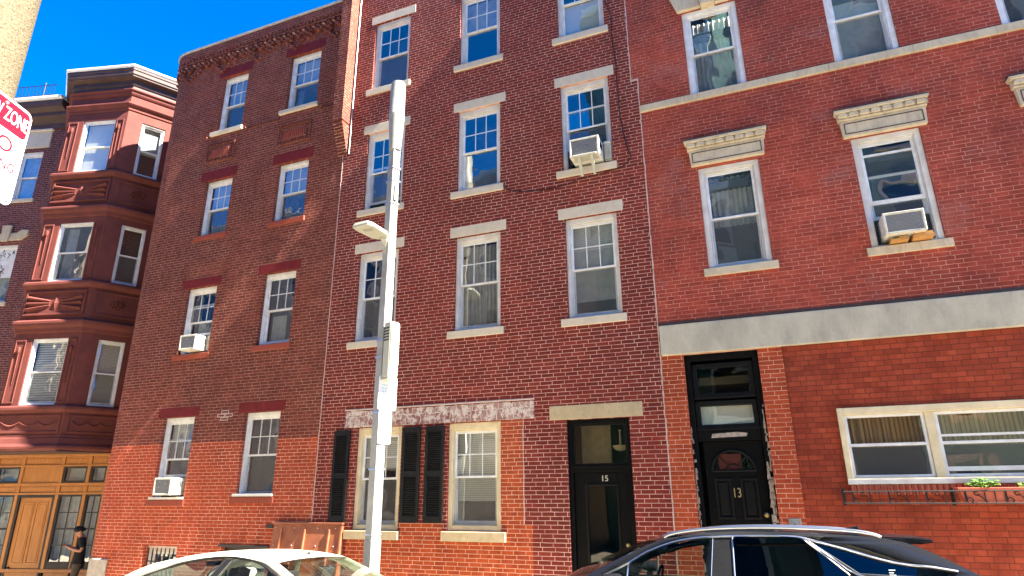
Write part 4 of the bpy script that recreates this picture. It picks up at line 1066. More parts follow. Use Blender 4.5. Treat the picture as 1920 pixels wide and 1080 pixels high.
# ------------------------------------------------------------------ street pole with lamp, antenna and equipment box
PX, PY = -5.745, 8.65; PR = rad(-20)
pz = gz(PX)+.13
sp = thing('street_pole', 'pale grey square street pole with flat lamp head and antenna canister', 'lamp post', (PX,PY,pz), PR)
h = lambda z: z-pz
q = MB(); s0, s1 = .084, .076
q.add([(-s0,-s0,0),(s0,-s0,0),(s0,s0,0),(-s0,s0,0),(-s1,-s1,h(8.1)),(s1,-s1,h(8.1)),(s1,s1,h(8.1)),(-s1,s1,h(8.1))],[(0,3,2,1),(4,5,6,7),(0,1,5,4),(1,2,6,5),(2,3,7,6),(3,0,4,7)])
obj('shaft', q, M['pole'], sp, bevel=.008)
obj('base_sleeve', MB().box(-.094,.094,-.094,.094,0,h(1.33)), M['pole'], sp, bevel=.012)
obj('antenna_canister', MB().lathe([(.095,h(7.98)),(.108,h(7.985)),(.125,h(8.3)),(.146,h(8.70)),(.150,h(8.74)),(.140,h(8.76)),(.140,h(9.36)),(.128,h(9.43)),(.09,h(9.455))], 32), M['pole'], sp, smooth=35)
ba = MB()
for z in (1.40,2.35,3.22,4.12,4.40,6.9,7.35,7.6): ba.ring(-.092,.092,-.092,.092,.012,-.012,.012,None,None,Matrix.Translation((0,0,h(z))) @ Matrix.Rotation(rad(90),4,'X'))
obj('band_clamp', ba, M['steel'], sp)
cl = MB()
for z in (7.35,7.6): cl.tube([(-.09,-.03,h(z)),(-.14,-.03,h(z)),(-.14,-.03,h(z)+.05)], .014, 8)
cl.box(.086,.11,-.03,.03,h(6.95),h(7.25)); cl.box(.082,.10,-.07,.05,h(3.80),h(4.45))
obj('mounting_plate', cl, M['pole'], sp, bevel=.004)
# lamp head, pointing out over the street
LM = Matrix.Translation((0,0,h(6.20))) @ Matrix.Rotation(-PR-rad(4),4,'Z')
q = MB(); out_ = [(-.10,-.10),(-.20,-.22),(-.225,-.62),(-.19,-.74),(.13,-.74),(.175,-.62),(.15,-.22),(.06,-.10)]
out_ = [(x-.03,y) for x,y in out_]
n = len(out_)
vs = [(x*.96,y,0) for x,y in out_]+[(x,y,.035) for x,y in out_]+[(x*.8,y*.97-.01,.085) for x,y in out_]
fs = [tuple(range(n-1,-1,-1)), tuple(range(2*n,3*n))]+[(i,(i+1)%n,(i+1)%n+n,i+n) for i in range(n)]+[(i+n,(i+1)%n+n,(i+1)%n+2*n,i+2*n) for i in range(n)]
q.add([(x,y,z) for x,y,z in vs],fs,LM)
lh = obj('lamp_head', q, M['equip'], sp, bevel=.012)
q = MB()
for i in range(5):
    for j in range(3): q.box(-.115+i*.035,-.095+i*.035,-.60+j*.032,-.583+j*.032,-.004,-.0005,LM)
obj('led_lens', q, M['steel'], lh)
obj('lamp_neck', MB().tube(smooth_pts([LM @ Vector(p) for p in ((-.03,-.20,.045),(-.03,-.12,.03),(-.03,-.06,-.06),(-.025,-.03,-.26))]), [.075]*4+[.07]*4+[.055]*4+[.05], 12), M['equip'], sp, smooth=50)
q = MB().box(.115,.29,-.10,.10,h(3.76),h(4.68)); eb = obj('equipment_box', q, M['equip'], sp, bevel=.03, seg=3)
q = MB()
for i in range(4):
    for j in range(5): q.box(.135+i*.034,.158+i*.034,-.104,-.0995,h(4.36)+j*.05,h(4.385)+j*.05)
obj('vent_slots', q, M['black_paint'], eb)
obj('box_lid', MB().box(.2905,.302,-.085,.085,h(3.95),h(4.63)), M['equip'], eb, bevel=.005)
obj('bottom_tray', MB().box(.09,.285,-.095,.095,h(3.72),h(3.757)), M['equip'], eb, bevel=.006)
# the two white notices on the pole (root x axis runs along the notice)
def rrect(x0,x1,z0,z1,r,n=5):
    p = []
    for cx,cz,a0 in ((x1-r,z0+r,-90),(x1-r,z1-r,0),(x0+r,z1-r,90),(x0+r,z0+r,180)):
        for k in range(n+1): a = rad(a0+90*k/n); p.append((cx+r*math.cos(a), cz+r*math.sin(a)))
    return p
SR = PR+rad(90)
def on_face(ly, d=.10): c,s = math.cos(PR), math.sin(PR); return (PX+c*d-s*ly, PY+s*d+c*ly)
def notice(z0, z1, w, ly, label, lines, seed, ink):
    x,y = on_face(ly); t = thing('parking_notice', label, 'sign', (x,y,z0), SR, group='white notices on the street pole')
    obj('plate', MB().prism(rrect(-w/2,w/2,0,z1-z0,.035),-.0025,.0), M['signwhite'], t)
    rng = random.Random(seed); q = MB(); z = (z1-z0)*.72
    for k in range(lines):
        xx = -w*.32
        while xx < w*.26:
            L = rng.uniform(.012,.05); q.box(xx, xx+L, -.0035, -.0028, z, z+.016); xx += L+rng.uniform(.008,.016)
        z -= .052
    if lines: obj('faded_print', q, M[ink], t)
    q = MB()
    for zz in (.04,z1-z0-.04): q.lathe([(.010,0),(.008,.006),(.002,.008)], 10, Matrix.Translation((0,-.0026,zz)) @ Matrix.Rotation(rad(90),4,'X'))
    obj('bolt', q, M['steel'], t); return t
notice(3.26,3.80,.36,.055,'square-cornered white notice with faded green print on the street pole',6,4,'signgreen')
notice(2.73,3.253,.25,.035,'narrow blank-looking white notice on the street pole below the wider one',2,9,'signwhite')

# ------------------------------------------------------------------ near concrete post and tow-zone sign
cpz = gz(-3.2)+.13
cpst = thing('concrete_post', 'tall round post of exposed-aggregate concrete behind the tow zone sign', 'post', (-3.22,1.31,cpz))
obj('shaft', MB().lathe([(.215,0),(.200,4),(.190,8.5)], 48), M['pebble'], cpst, smooth=30)
sg = thing('tow_zone_sign', 'white and red tow zone no parking sign on the concrete post', 'sign', (-2.995,1.40,3.235), rad(111.7))
w, hgt = .305, .475
obj('plate', MB().prism(rrect(-w/2,w/2,0,hgt,.036),-.002,.0), M['signwhite'], sg)
red = MB(); red.prism([(x,z) for x,z in rrect(-w/2+.012,w/2-.012,hgt-.145,hgt-.012,.024)],-.0032,-.0022); obj('red_band', red, M['signred'], sg)
bo = MB(); o_ = rrect(-w/2+.012,w/2-.012,.012,hgt-.15,.022); i_ = rrect(-w/2+.017,w/2-.017,.017,hgt-.155,.018); n = len(o_)
bo.add([(x,-.003,z) for x,z in o_]+[(x,-.003,z) for x,z in i_],[(k,(k+1)%n,(k+1)%n+n,k+n) for k in range(n)]); obj('red_border', bo, M['signred'], sg)
text('lettering', 'TOW ZONE', .088, (0,-.0042,hgt-.080), M['signwhite'], sg, ext=.0006, font_scale=(.58,1.05))
text('lettering', 'NO', .10, (.0,-.0034,hgt-.215), M['signred'], sg, ext=.0006, font_scale=(1.1,1))
text('lettering', 'PARKING', .060, (0,-.0034,hgt-.305), M['signred'], sg, ext=.0006, font_scale=(1.0,1))
q = MB()
for zz in (.05,hgt-.03): q.lathe([(.009,0),(.007,.005),(.002,.006)], 10, Matrix.Translation((0,-.003,zz)) @ Matrix.Rotation(rad(90),4,'X'))
q.box(-.03,.03,.002,.05,.04,.07); q.box(-.03,.03,.002,.05,hgt-.07,hgt-.04)
obj('mounting_bracket', q, M['steel'], sg)

# ------------------------------------------------------------------ houses across the street (seen in the panes and the car glass)
def opp(name, label, x0, x1, h_, wallm, trimm, bays, y=-2.9):
    t = thing(name, label, 'house', ((x0+x1)/2,y,0), local=False)
    obj('wall', MB().box(x0,x1,y-8,y,-1,h_), M[wallm], t)
    obj('roof_cornice', MB().box(x0,x1,y+.001,y+.45,h_-.5,h_+.1), M[trimm], t, bevel=.05)
    for bx in bays:
        b = MB(); b.add([(bx+dx,y+dy,z) for z in (3.4,h_-.55) for dx,dy in ((-1.5,0),(-.85,.8),(.85,.8),(1.5,0))],[(0,1,5,4),(1,2,6,5),(2,3,7,6),(4,5,6,7),(3,2,1,0)])
        bb = obj('bay', b, M[wallm], t)
        for k in range(6):
            z = 4.2+k*3.1
            if z+1.7 > h_-.5: continue
            obj('bay_window', MB().box(bx-.55,bx+.55,y+.80,y+.83,z,z+1.7), M['glass_far'], bb)
            obj('window_surround', MB().ring(bx-.68,bx+.68,z-.12,z+1.85,.13,y+.80,y+.86), M[trimm], bb)
            obj('spandrel', MB().box(bx-.75,bx+.75,y+.80,y+.85,z-1.0,z-.3), M[trimm], bb, bevel=.03)
    xs = [x for x in [x0+1.0+1.9*i for i in range(int((x1-x0-1)/1.9))] if all(abs(x-b) > 1.9 for b in bays)]
    for x in xs:
        for k in range(7):
            z = 1.0+k*3.1
            if z+1.7 > h_-.6: continue
            obj('window', MB().box(x-.45,x+.45,y+.001,y+.03,z,z+1.7), M['glass_far'], t); obj('window_surround', MB().ring(x-.58,x+.58,z-.1,z+1.95,.13,y+.001,y+.07), M[trimm], t)
M['glass_far'] = plain('far_window_pane', (.03,.035,.04), .05, spec=.8, var=.1)
M['teal_trim'] = plain('pale_mint_trim', (.45,.60,.55), .6, var=.1)
M['mint'] = plain('mint_green_clapboard', (.24,.36,.30), .8, var=.12, scale=1)
M['tan'] = plain('tan_stucco', (.42,.34,.25), .85, var=.15, scale=2)
opp('opposite_house', 'teal painted bay house across the street mirrored in the black car', -5.6, .75, 23, 'brick_teal', 'teal_trim', [-3.6,-.95])
opp('opposite_house', 'tan house across the street mirrored faintly in the panes of the dark red house', -46, -5.65, 15.6, 'tan', 'limestone', [-9.5,-24])
opp('opposite_house', 'low grey garage house across the street beside the teal house', .8, 4.35, 5.2, 'roof', 'limestone', [])
opp('opposite_house', 'mint green house across the street beyond the low garage house, seen in upper panes', 4.4, 15, 22, 'mint', 'limestone', [9])
# ------------------------------------------------------------------ parked cars (front to the left, built in world x/z)
def lerp(a,b,t): return a+(b-a)*t
def interp(tab, x):
    if x <= tab[0][0]: return tab[0][1]
    for (a,b),(c,d) in zip(tab[:-1],tab[1:]):
        if x <= c: return lerp(b,d,(x-a)/(c-a))
    return tab[-1][1]
def dense(p, n=4):
    out = []
    for i in range(len(p)-1):
        a,b = Vector(p[max(i-1,0)]),Vector(p[i]); c,d = Vector(p[i+1]),Vector(p[min(i+2,len(p)-1)])
        for k in range(n):
            t = k/n; q = .5*((2*b)+(c-a)*t+(2*a-5*b+4*c-d)*t*t+(3*b-a-3*c+d)*t**3); out.append((q.x,q.y))
    out.append(tuple(p[-1])); return out
def car(C):
    """C: dict of outline tables; y is measured from the centre line, the near side is negative"""
    root = thing(C['name'], C['label'], C['cat'], (C['xc'], C['yc'], C['g']), 0, local=False)
    yc, W = C['yc'], C['w']; paint = M[C['paint']]; g = C['g']
    wmid = lambda x: W*interp(C['plan'], x)
    zs = lambda x: interp(C['belt'], x)
    roof = dense(C['roof'], 5)
    wr = lambda x: interp(C['wroof'], x)
    def gy(x, z):   # half width of the cabin side
        zr = interp(roof, x); t = 0 if zr <= zs(x)+1e-4 else max(0, min(1.1, (z-zs(x))/(zr-zs(x))))
        # even lean everywhere
        t2 = max(0,min(1.15,(z-zs(x))/(C['zroof']-zs(x))))
        return lerp(wmid(x)*.955, wr(x), t2)
    # lower body
    xs = dense([(a,0) for a in C['stations']], 3); rows = []
    for x,_ in xs:
        w_ = wmid(x); zb = interp(C['sill'], x); zt = zs(x); zd = interp(C['deck'], x); zt = min(zt, zd+.0)
        half = [(0,zb),(.72*w_,zb),(.93*w_,zb+.04),(.985*w_,zb+.14),(w_*.995,lerp(zb,zt,.45)),(w_,lerp(zb,zt,.68)),(w_*.99,lerp(zb,zt,.84)),(w_*.955,zt),(w_*.80,lerp(zt,zd,.75)),(w_*.45,zd+.012),(0,zd+.02)]
        rows.append([(x,yc-y,z) for y,z in half]+[(x,yc+y,z) for y,z in half[::-1][1:]])
    b = MB(); b.grid(rows)
    k = len(rows[0]); n = len(rows)
    b.f.append(tuple(range(k-1,-1,-1))); b.f.append(tuple((n-1)*k+j for j in range(k)))
    body_ = obj('body', b, paint, root, smooth=50)
    # cabin sides with window openings
    top = roof; xa, xb = roof[0][0], roof[-1][0]
    low = [(xa+(xb-xa)*i/24, zs(xa+(xb-xa)*i/24)-.03) for i in range(25)]
    outer = low + top[::-1]
    for s in (-1,1):
        polys = [outer]+C['dlo']
        pv = [[Vector((x,z,0)) for x,z in p] for p in polys]
        tris = tessellate_polygon(pv); flat = [q for p in polys for q in p]
        m = MB(); m.add([(x, yc+s*gy(x,z), z) for x,z in flat], [t if s < 0 else t[::-1] for t in tris])
        obj('cabin_side', m, paint, root, smooth=60, solid=.02)
        for i,p in enumerate(C['dlo']):
            tr = tessellate_polygon([[Vector((x,z,0)) for x,z in p]])
            m = MB(); m.add([(x, yc+s*(gy(x,z)-.008), z) for x,z in p], [t if s < 0 else t[::-1] for t in tr])
            gl_ = obj('side_window', m, M[C['tint'][i]], root, smooth=60)
            e = MB(); e.tube([(x, yc+s*(gy(x,z)-.002), z) for x,z in p+[p[0]]], .007, 5)
            obj('window_seal', e, M['rubber'], gl_)
        for tr in C['trim']:
            e = MB(); e.tube([(x, yc+s*(gy(x,z)+.006), z) for x,z in dense(tr[0],3)], tr[1], 6); obj('chrome_strip', e, M['chrome'], root, smooth=60)
        for po in C.get('black',[]):
            tr = tessellate_polygon([[Vector((x,z,0)) for x,z in po]])
            m = MB(); m.add([(x, yc+s*(gy(x,z)+.004), z) for x,z in po], [t if s < 0 else t[::-1] for t in tr]); obj('pillar_cover', m, M['pillar_black'], root)
    # top skin: windscreen, roof, rear window
    def skin(name, x0, x1, mat, lift=0, inset=1.0):
        st = [p for p in roof if x0-1e-6 <= p[0] <= x1+1e-6]
        if abs(st[0][0]-x0) > 1e-4: st = [(x0,interp(roof,x0))]+st
        if abs(st[-1][0]-x1) > 1e-4: st = st+[(x1,interp(roof,x1))]
        rows = []
        for x,z in st:
            e = gy(x,z)*inset; cr = interp(C['crown'], x); row = []
            for j in range(17):
                t = -1+2*j/16; row.append((x - interp(C['bow'], x)*(1-t*t), yc+e*t, z+lift+cr*(1-abs(t)**2.4)))
            rows.append(row)
        m = MB().grid(rows, None, True); return obj(name, m, mat, root, smooth=60)
    skin('windscreen', *C['ws'], M['car_glass']); skin('roof', *C['rf'], paint); skin('rear_window', *C['rw'], M['car_glass'])
    for a,b_,mt in C.get('skins',[]): skin('tail_panel', a, b_, M[mt])
    # interior
    zf = g+.30; it = MB()
    x1_ = C['seats'][0]
    it.box(C['cab'][0], C['cab'][1], yc-W*.82, yc+W*.82, zf, zf+.10)
    it.box(C['dash'][0], C['dash'][1], yc-W*.8, yc+W*.8, zf+.1, C['dash'][2])
    inn = obj('interior', it, M['car_black'], root, bevel=.03)
    for sx in C['seats']:
        for sy in (-.36,.36):
            st = MB(); st.box(sx-.48,sx,yc+sy-.25,yc+sy+.25,zf+.15,zf+.35)
            Mx = Matrix.Translation((sx-.02,yc+sy,zf+.30)) @ Matrix.Rotation(rad(14),4,'Y')
            st.box(-.07,.07,-.24,.24,0,C['seath'],Mx); s_ = obj('seat', st, M['seat_cloth'], inn, bevel=.05, seg=3)
            hd = MB().box(-.05,.06,-.13,.13,C['seath']+.04,C['seath']+.23,Mx); hd.box(-.01,.01,-.06,-.05,C['seath']-.02,C['seath']+.06,Mx).box(-.01,.01,.05,.06,C['seath']-.02,C['seath']+.06,Mx); obj('headrest', hd, M['seat_cloth'], inn, bevel=.03, seg=3)
    sw_ = MB(); c0 = Vector((C['dash'][1]+.12, yc+.36, C['dash'][2]+.02))
    sw_.tube([c0+Vector((.05*math.sin(a)*1.0, .18*math.cos(a), .17*math.sin(a))) for a in [2*PI*i/20 for i in range(21)]], .014, 8); sw_.tube([c0+Vector((0,-.17,0)),c0+Vector((0,.17,0))], .016, 6)
    obj('steering_wheel', sw_, M['car_black'], inn, smooth=60)
    obj('rear_mirror', MB().box(C['mir'][0]-.02,C['mir'][0]+.02,yc-.12,yc+.12,C['mir'][1],C['mir'][1]+.06), M['car_black'], inn, bevel=.01)
    # door mirrors
    for s in (-1,1):
        mx, mz = C['dmir']; y0_ = yc+s*(gy(mx,mz)+.02)
        d = MB(); d.lathe([(.02,-.12),(.075,-.10),(.098,-.03),(.10,.05),(.092,.075),(.02,.085)], 18, Matrix.Translation((mx,y0_+s*.13,mz)) @ Matrix.Rotation(rad(90),4,'Y') @ Matrix.Diagonal((.72,1.25,1,1)))
        d.box(mx-.03,mx+.03,min(y0_-s*.05,y0_+s*.09),max(y0_-s*.05,y0_+s*.09),mz-.075,mz-.04)
        dm_ = obj('door_mirror', d, paint, root, smooth=50)
    # wheels
    for wx in C['wheels']:
        for s in (-1,1):
            Mx = Matrix.Translation((wx, yc+s*(W-.12), g+C['wr'])) @ Matrix.Rotation(rad(90 if s < 0 else -90),4,'X')
            R_ = C['wr']; ty = MB().lathe([(R_*.62,-.11),(R_*.92,-.115),(R_*.99,-.08),(R_,0),(R_*.99,.08),(R_*.92,.115),(R_*.62,.11)], 32, Mx)
            wo = obj('wheel', ty, M['rubber'], root, smooth=40)
            rm = MB().lathe([(R_*.2,.085),(R_*.22,.10),(R_*.06,.105)], 20, Mx)
            rm.lathe([(R_*.62,.112),(R_*.66,.112),(R_*.66,.02),(R_*.60,.02)], 32, Mx)
            for k_ in range(5):
                a = 2*PI*k_/5; rm.box(-.035,.035,R_*.15,R_*.64,.06,.095,Mx @ Matrix.Rotation(a,4,'Z'))
            obj('rim', rm, M['steel'], wo, smooth=40)
            ar = MB(); ar.tube([(wx+(R_+.035)*math.cos(t*PI/14), yc+s*(W*.998), g+C['wr']+(R_+.035)*math.sin(t*PI/14)) for t in range(15)], .022, 6)
            obj('wheel_arch', ar, M['rubber'], root, smooth=60)
    # lamps, handles, plates
    for s in (-1,1):
        fx, fz = C['head']; obj('headlight', MB().box(fx,fx+.34,min(yc+s*W*.55,yc+s*W*.86),max(yc+s*W*.55,yc+s*W*.86),fz-.07,fz+.06), M['lamp_clear'], root, bevel=.03)
        tx, tz = C['tail']; obj('tail_light', MB().box(tx-.22,tx,min(yc+s*W*.62,yc+s*W*.93),max(yc+s*W*.62,yc+s*W*.93),tz-.07,tz+.07), M['lamp_red'], root, bevel=.025)
        for hx in C['handles']:
            hy = yc+s*(wmid(hx)*.992+.012); hz = zs(hx)-.14
            obj('door_handle', MB().tube([(hx-.10,hy-s*.02,hz),(hx-.08,hy+s*.015,hz),(hx+.08,hy+s*.015,hz),(hx+.10,hy-s*.02,hz)], .013, 8), M['chrome' if C['chromeh'] else C['paint']], root, smooth=60)
    return root, gy, skin
def carpaint(name, c, flake=0):
    t = NT(name); b = t.bsdf(c, .5, 0, .0, None, .55); return t.m
M['paint_black'] = carpaint('black_car_paint', (.010,.011,.014)); M['paint_white'] = carpaint('ivory_white_car_paint', (.58,.55,.43))
M['car_glass'] = glass('car_glass', (.62,.68,.64), 1.6, 0, .0004); M['privacy_glass'] = glass('privacy_glass', (.06,.065,.07), 1.6, 0, .0004)
M['chrome'] = plain('bright_chrome', (.62,.64,.66), .3, metal=1, var=.02); M['pillar_black'] = plain('gloss_black_pillar', (.015,.015,.016), .25, spec=.5, var=.1)
M['car_black'] = plain('dark_car_plastic', (.022,.022,.023), .6, var=.1); M['seat_cloth'] = plain('dark_seat_cloth', (.035,.035,.038), .85, var=.15, scale=20)
M['lamp_clear'] = plain('clear_lamp_cover', (.55,.57,.58), .1, spec=.8, var=.05); M['lamp_red'] = plain('red_lamp_cover', (.35,.01,.012), .15, spec=.7, var=.05)
# --- black crossover
gS = gz(-.6)
roofS = [(-2.02,1.085),(-1.83,1.205),(-1.65,1.297),(-1.345,1.446),(-1.04,1.570),(-.88,1.598),(-.556,1.627),(-.1,1.640),(.33,1.634),(.61,1.618),(.80,1.595),(.98,1.560),(1.15,1.492),(1.33,1.395),(1.52,1.285),(1.66,1.18),(1.74,1.08)]
topS = [(-1.64,1.222),(-1.40,1.338),(-1.207,1.446),(-.98,1.528),(-.764,1.569),(-.513,1.588),(-.114,1.598),(.08,1.597),(.19,1.583)]
quarS = [(.225,1.558),(.35,1.533),(.525,1.487),(.694,1.436),(.86,1.397),(.98,1.382),(1.12,1.372),(1.28,1.345),(1.20,1.300),(.90,1.302),(.575,1.310)]
tS = dense(topS,3)
front = [(-1.66,1.10)]+[p for p in tS if -1.62 < p[0] < -.615]+[(-.612,1.578),(-.665,1.115)]
rear = [(-.452,1.12)]+[(-.443,1.588)]+[p for p in tS if p[0] > -.43 and p[0] < .18]+[(.185,1.575),(.36,1.43),(.52,1.29),(.60,1.17)]
SUV = dict(name='parked_car', label='black crossover car with chrome window trim and a rear spoiler parked by door 13', cat='car', xc=-.62, yc=7.27, g=gS, w=.945, paint='paint_black',
  plan=[(-3.05,.72),(-2.8,.90),(-2.4,.985),(-1.5,1),(.6,1),(1.2,.975),(1.6,.93),(1.82,.84)], belt=[(-3.05,.80),(-2.0,1.06),(-1.5,1.085),(.5,1.11),(1.0,1.15),(1.72,1.12),(1.82,.95)],
  sill=[(-3.05,.42+gS),(-2.8,.26+gS),(1.5,.26+gS),(1.82,.42+gS)], deck=[(-3.05,.80),(-2.8,.93),(-2.4,1.02),(-2.0,1.09),(-1.8,1.10),(1.5,1.13),(1.74,1.08),(1.82,.95)],
  stations=[-3.05,-2.95,-2.7,-2.3,-1.9,-1.4,-.7,0,.6,1.1,1.5,1.7,1.82], roof=roofS, wroof=[(-2,.80),(-1,.715),(.6,.705),(1.2,.72),(1.74,.80)], zroof=1.635,
  crown=[(-2.02,.02),(-1.2,.015),(0,.012),(.8,.012),(1.2,.012),(1.7,.02)], bow=[(-2.02,.30),(-1.0,.12),(-.5,0),(.9,0),(1.74,-.06)],
  dlo=[front,rear,quarS], tint=['car_glass','privacy_glass','privacy_glass'],
  trim=[([(-1.80,1.15)]+topS+[(.35,1.541),(.525,1.495),(.694,1.444),(.86,1.405),(.98,1.390),(1.12,1.381),(1.30,1.355)],.011),([(.20,1.575),(.36,1.448),(.56,1.305),(.75,1.296),(1.10,1.292)],.008),([(.165,1.585),(.34,1.44),(.50,1.30)],.006),([(-.430,1.590),(-.438,1.12)],.008),([(-1.40,1.325),(-1.425,1.12)],.008),([(-.605,1.578),(-.655,1.12)],.004)],
  black=[[(-.60,1.580),(-.45,1.587),(-.458,1.125),(-.655,1.12)]],
  ws=(-2.02,-1.02), rf=(-1.02,.80), rw=(1.10,1.52), skins=[(.80,1.10,'pillar_black'),(1.52,1.74,'paint_black')], cab=(-1.9,1.4), dash=(-2.0,-1.45,1.06), seats=[-.55,.45], seath=.62, mir=(-1.15,1.48), dmir=(-1.52,1.185),
  wheels=(-2.22,.66), wr=.37, head=(-2.98,.78), tail=(1.80,.98), handles=(-.75,.30), chromeh=True)
suv, gyS, skS = car(SUV)
suv.rotation_euler = (rad(-2.2),0,0); suv.location.z -= .030
for s in (-1,1):
  q = MB(); q.tube(smooth_pts([(-1.06,7.27+s*.735,1.572),(-.95,7.27+s*.725,1.612),(-.6,7.27+s*.70,1.656),(-.1,7.27+s*.695,1.672),(.33,7.27+s*.695,1.664),(.60,7.27+s*.70,1.650),(.74,7.27+s*.705,1.626),(.80,7.27+s*.71,1.600)],3), .017, 8)
  obj('roof_rail', q, M['chrome'], suv, smooth=60)
q = MB(); rows_ = []
for x,z,th in ((.78,1.604,.03),(.95,1.606,.045),(1.10,1.600,.05),(1.19,1.588,.022)):
    rows_.append([(x+.02*(1-(y/.68)**2),7.27+y,z+.012*(1-(y/.68)**2)) for y in [-.68+.1133*i for i in range(13)]]+[(x+.02*(1-(y/.68)**2),7.27+y,z-th) for y in [.68-.1133*i for i in range(13)]])
for r_ in rows_: r_.append(r_[0])
q.grid(rows_); q.f.append(tuple(range(25,-1,-1))); q.f.append(tuple(3*27+j for j in range(26)))
spo = obj('spoiler', q, M['paint_black'], suv, smooth=40)
q = MB()
for s in (-1,1):
    m_ = [(.80,1.595),(.86,1.52),(1.0,1.545),(1.10,1.560),(1.185,1.572),(1.185,1.588),(1.0,1.604)]
    q.prism(m_, 7.27+s*.69-.012, 7.27+s*.69+.012)
obj('spoiler_end', q, M['paint_black'], spo, bevel=.006)
obj('shark_fin', MB().prism([(.50,1.635),(.72,1.630),(.70,1.690),(.62,1.672)], 7.24, 7.30), M['paint_black'], suv, bevel=.012)
q = MB()
for k_,(a,b_,c_) in enumerate(((.80,1.345,.05),(.80,1.325,.035),(.80,1.305+.003,.05))): q.prism([(a,b_),(a+c_,b_),(a+c_,b_+.008),(a,b_+.008)], 7.27-gyS(.8,b_)-.004, 7.27-gyS(.8,b_)-.002)
obj('window_decal', q, M['signwhite'], suv)
for s in (-1,1):
  q = MB(); q.add([(x, 7.27+s*(gyS(x,z)+o_), z) for o_ in (.006,.03) for x,z in ((-1.38,1.335),(-1.2,1.432),(-.98,1.512),(-.64,1.562),(-.64,1.520),(-.98,1.462),(-1.2,1.375))], [(0,6,5,4,3,2,1),(7,8,9,10,11,12,13)]+[(i,(i+1)%7,(i+1)%7+7,i+7) for i in range(7)]); obj('wind_deflector', q, M['privacy_glass'], suv)
  q = MB(); q.add([(x, 7.27+s*(gyS(x,z)+o_), z) for o_ in (.006,.028) for x,z in ((-.41,1.585),(.06,1.590),(.16,1.575),(.20,1.545),(-.41,1.530))], [(0,4,3,2,1),(5,6,7,8,9)]+[(i,(i+1)%5,(i+1)%5+5,i+5) for i in range(5)])
  obj('wind_deflector', q, M['privacy_glass'], suv)
# --- ivory sedan
gW = gz(-6.4)
roofW = [(-8.55,.80),(-8.25,.955),(-7.9,1.08),(-7.55,1.160),(-7.2,1.212),(-6.8,1.240),(-6.4,1.247),(-6.1,1.238),(-5.90,1.215),(-5.72,1.180),(-5.50,1.092),(-5.2,.965),(-4.95,.870),(-4.82,.835)]
topW = [(-8.05,.86),(-7.75,.99),(-7.40,1.085),(-7.13,1.152),(-6.74,1.206),(-6.416,1.212),(-6.10,1.182),(-5.877,1.118),(-5.705,1.052),(-5.55,.97)]
tW = dense(topW,3)
frontW = [(-8.0,.845)]+[p for p in tW if -7.97 < p[0] < -6.585]+[(-6.58,1.206),(-6.80,.83)]
rearW = [(-6.66,.83),(-6.455,1.208)]+[p for p in tW if p[0] > -6.43]+[(-5.52,.93),(-5.60,.845)]
SED = dict(name='parked_car', label='ivory white sedan parked behind the black car, in front of the rust red bulkhead', cat='car', xc=-6.4, yc=7.25, g=gW, w=.90, paint='paint_white',
  plan=[(-9.0,.70),(-8.75,.88),(-8.3,.985),(-7.5,1),(-5.3,1),(-4.6,.97),(-4.3,.90),(-4.12,.78)], belt=[(-9.0,.50),(-8.5,.74),(-8.0,.79),(-5.5,.82),(-4.9,.83),(-4.3,.79),(-4.12,.68)],
  sill=[(-9.0,.36+gW),(-8.7,.22+gW),(-4.5,.22+gW),(-4.12,.38+gW)], deck=[(-9.0,.46),(-8.8,.58),(-8.55,.71),(-8.3,.78),(-5,.85),(-4.8,.84),(-4.3,.815),(-4.12,.70)],
  stations=[-9.0,-8.92,-8.7,-8.4,-8.0,-7.4,-6.8,-6.0,-5.4,-4.9,-4.5,-4.25,-4.12], roof=[(x+max(0,min(.1,(-7.5-x)*.14)),z) for x,z in roofW], wroof=[(-8.5,.78),(-7.3,.655),(-6,.645),(-5.4,.68),(-4.8,.76)], zroof=1.24,
  crown=[(-8.5,.02),(-7.5,.035),(-6.4,.045),(-5.7,.03),(-4.8,.02)], bow=[(-8.55,.12),(-7.4,.07),(-6.5,0),(-5.75,0),(-5.70,-.04),(-4.8,-.12)],
  dlo=[frontW,rearW], tint=['car_glass','car_glass'],
  trim=[],
  black=[[(-6.57,1.203),(-6.465,1.205),(-6.67,.835),(-6.79,.835)]],
  ws=(-8.45,-7.35), rf=(-7.35,-5.74), rw=(-5.72,-4.98), skins=[(-5.74,-5.72,'rubber'),(-4.98,-4.82,'paint_white')], cab=(-8.3,-5.0), dash=(-8.35,-7.85,.84), seats=[-6.75,-5.95], seath=.44, mir=(-7.45,1.06), dmir=(-7.72,.90),
  wheels=(-8.15,-5.35), wr=.33, head=(-8.9,.52), tail=(-4.14,.66), handles=(-6.9,-5.85), chromeh=False)
sed, gyW, skW = car(SED)
sed.rotation_euler = (rad(-2.2),0,0); sed.location.z -= .012
for s in (-1,1):
  q = MB(); q.tube([(x, 7.25+s*(gyW(x,z)+.008), z) for x,z in dense([(-7.9,.93),(-7.40,1.098),(-7.13,1.165),(-6.74,1.220),(-6.416,1.226),(-6.10,1.196),(-5.877,1.132),(-5.66,1.04)],3)], .011, 6)
  obj('rain_gutter', q, M['pillar_black'], sed, smooth=60)
obj('roof_antenna', MB().prism([(-5.93,1.262),(-5.80,1.245),(-5.81,1.278)], 7.24, 7.26), M['car_black'], sed, bevel=.003)
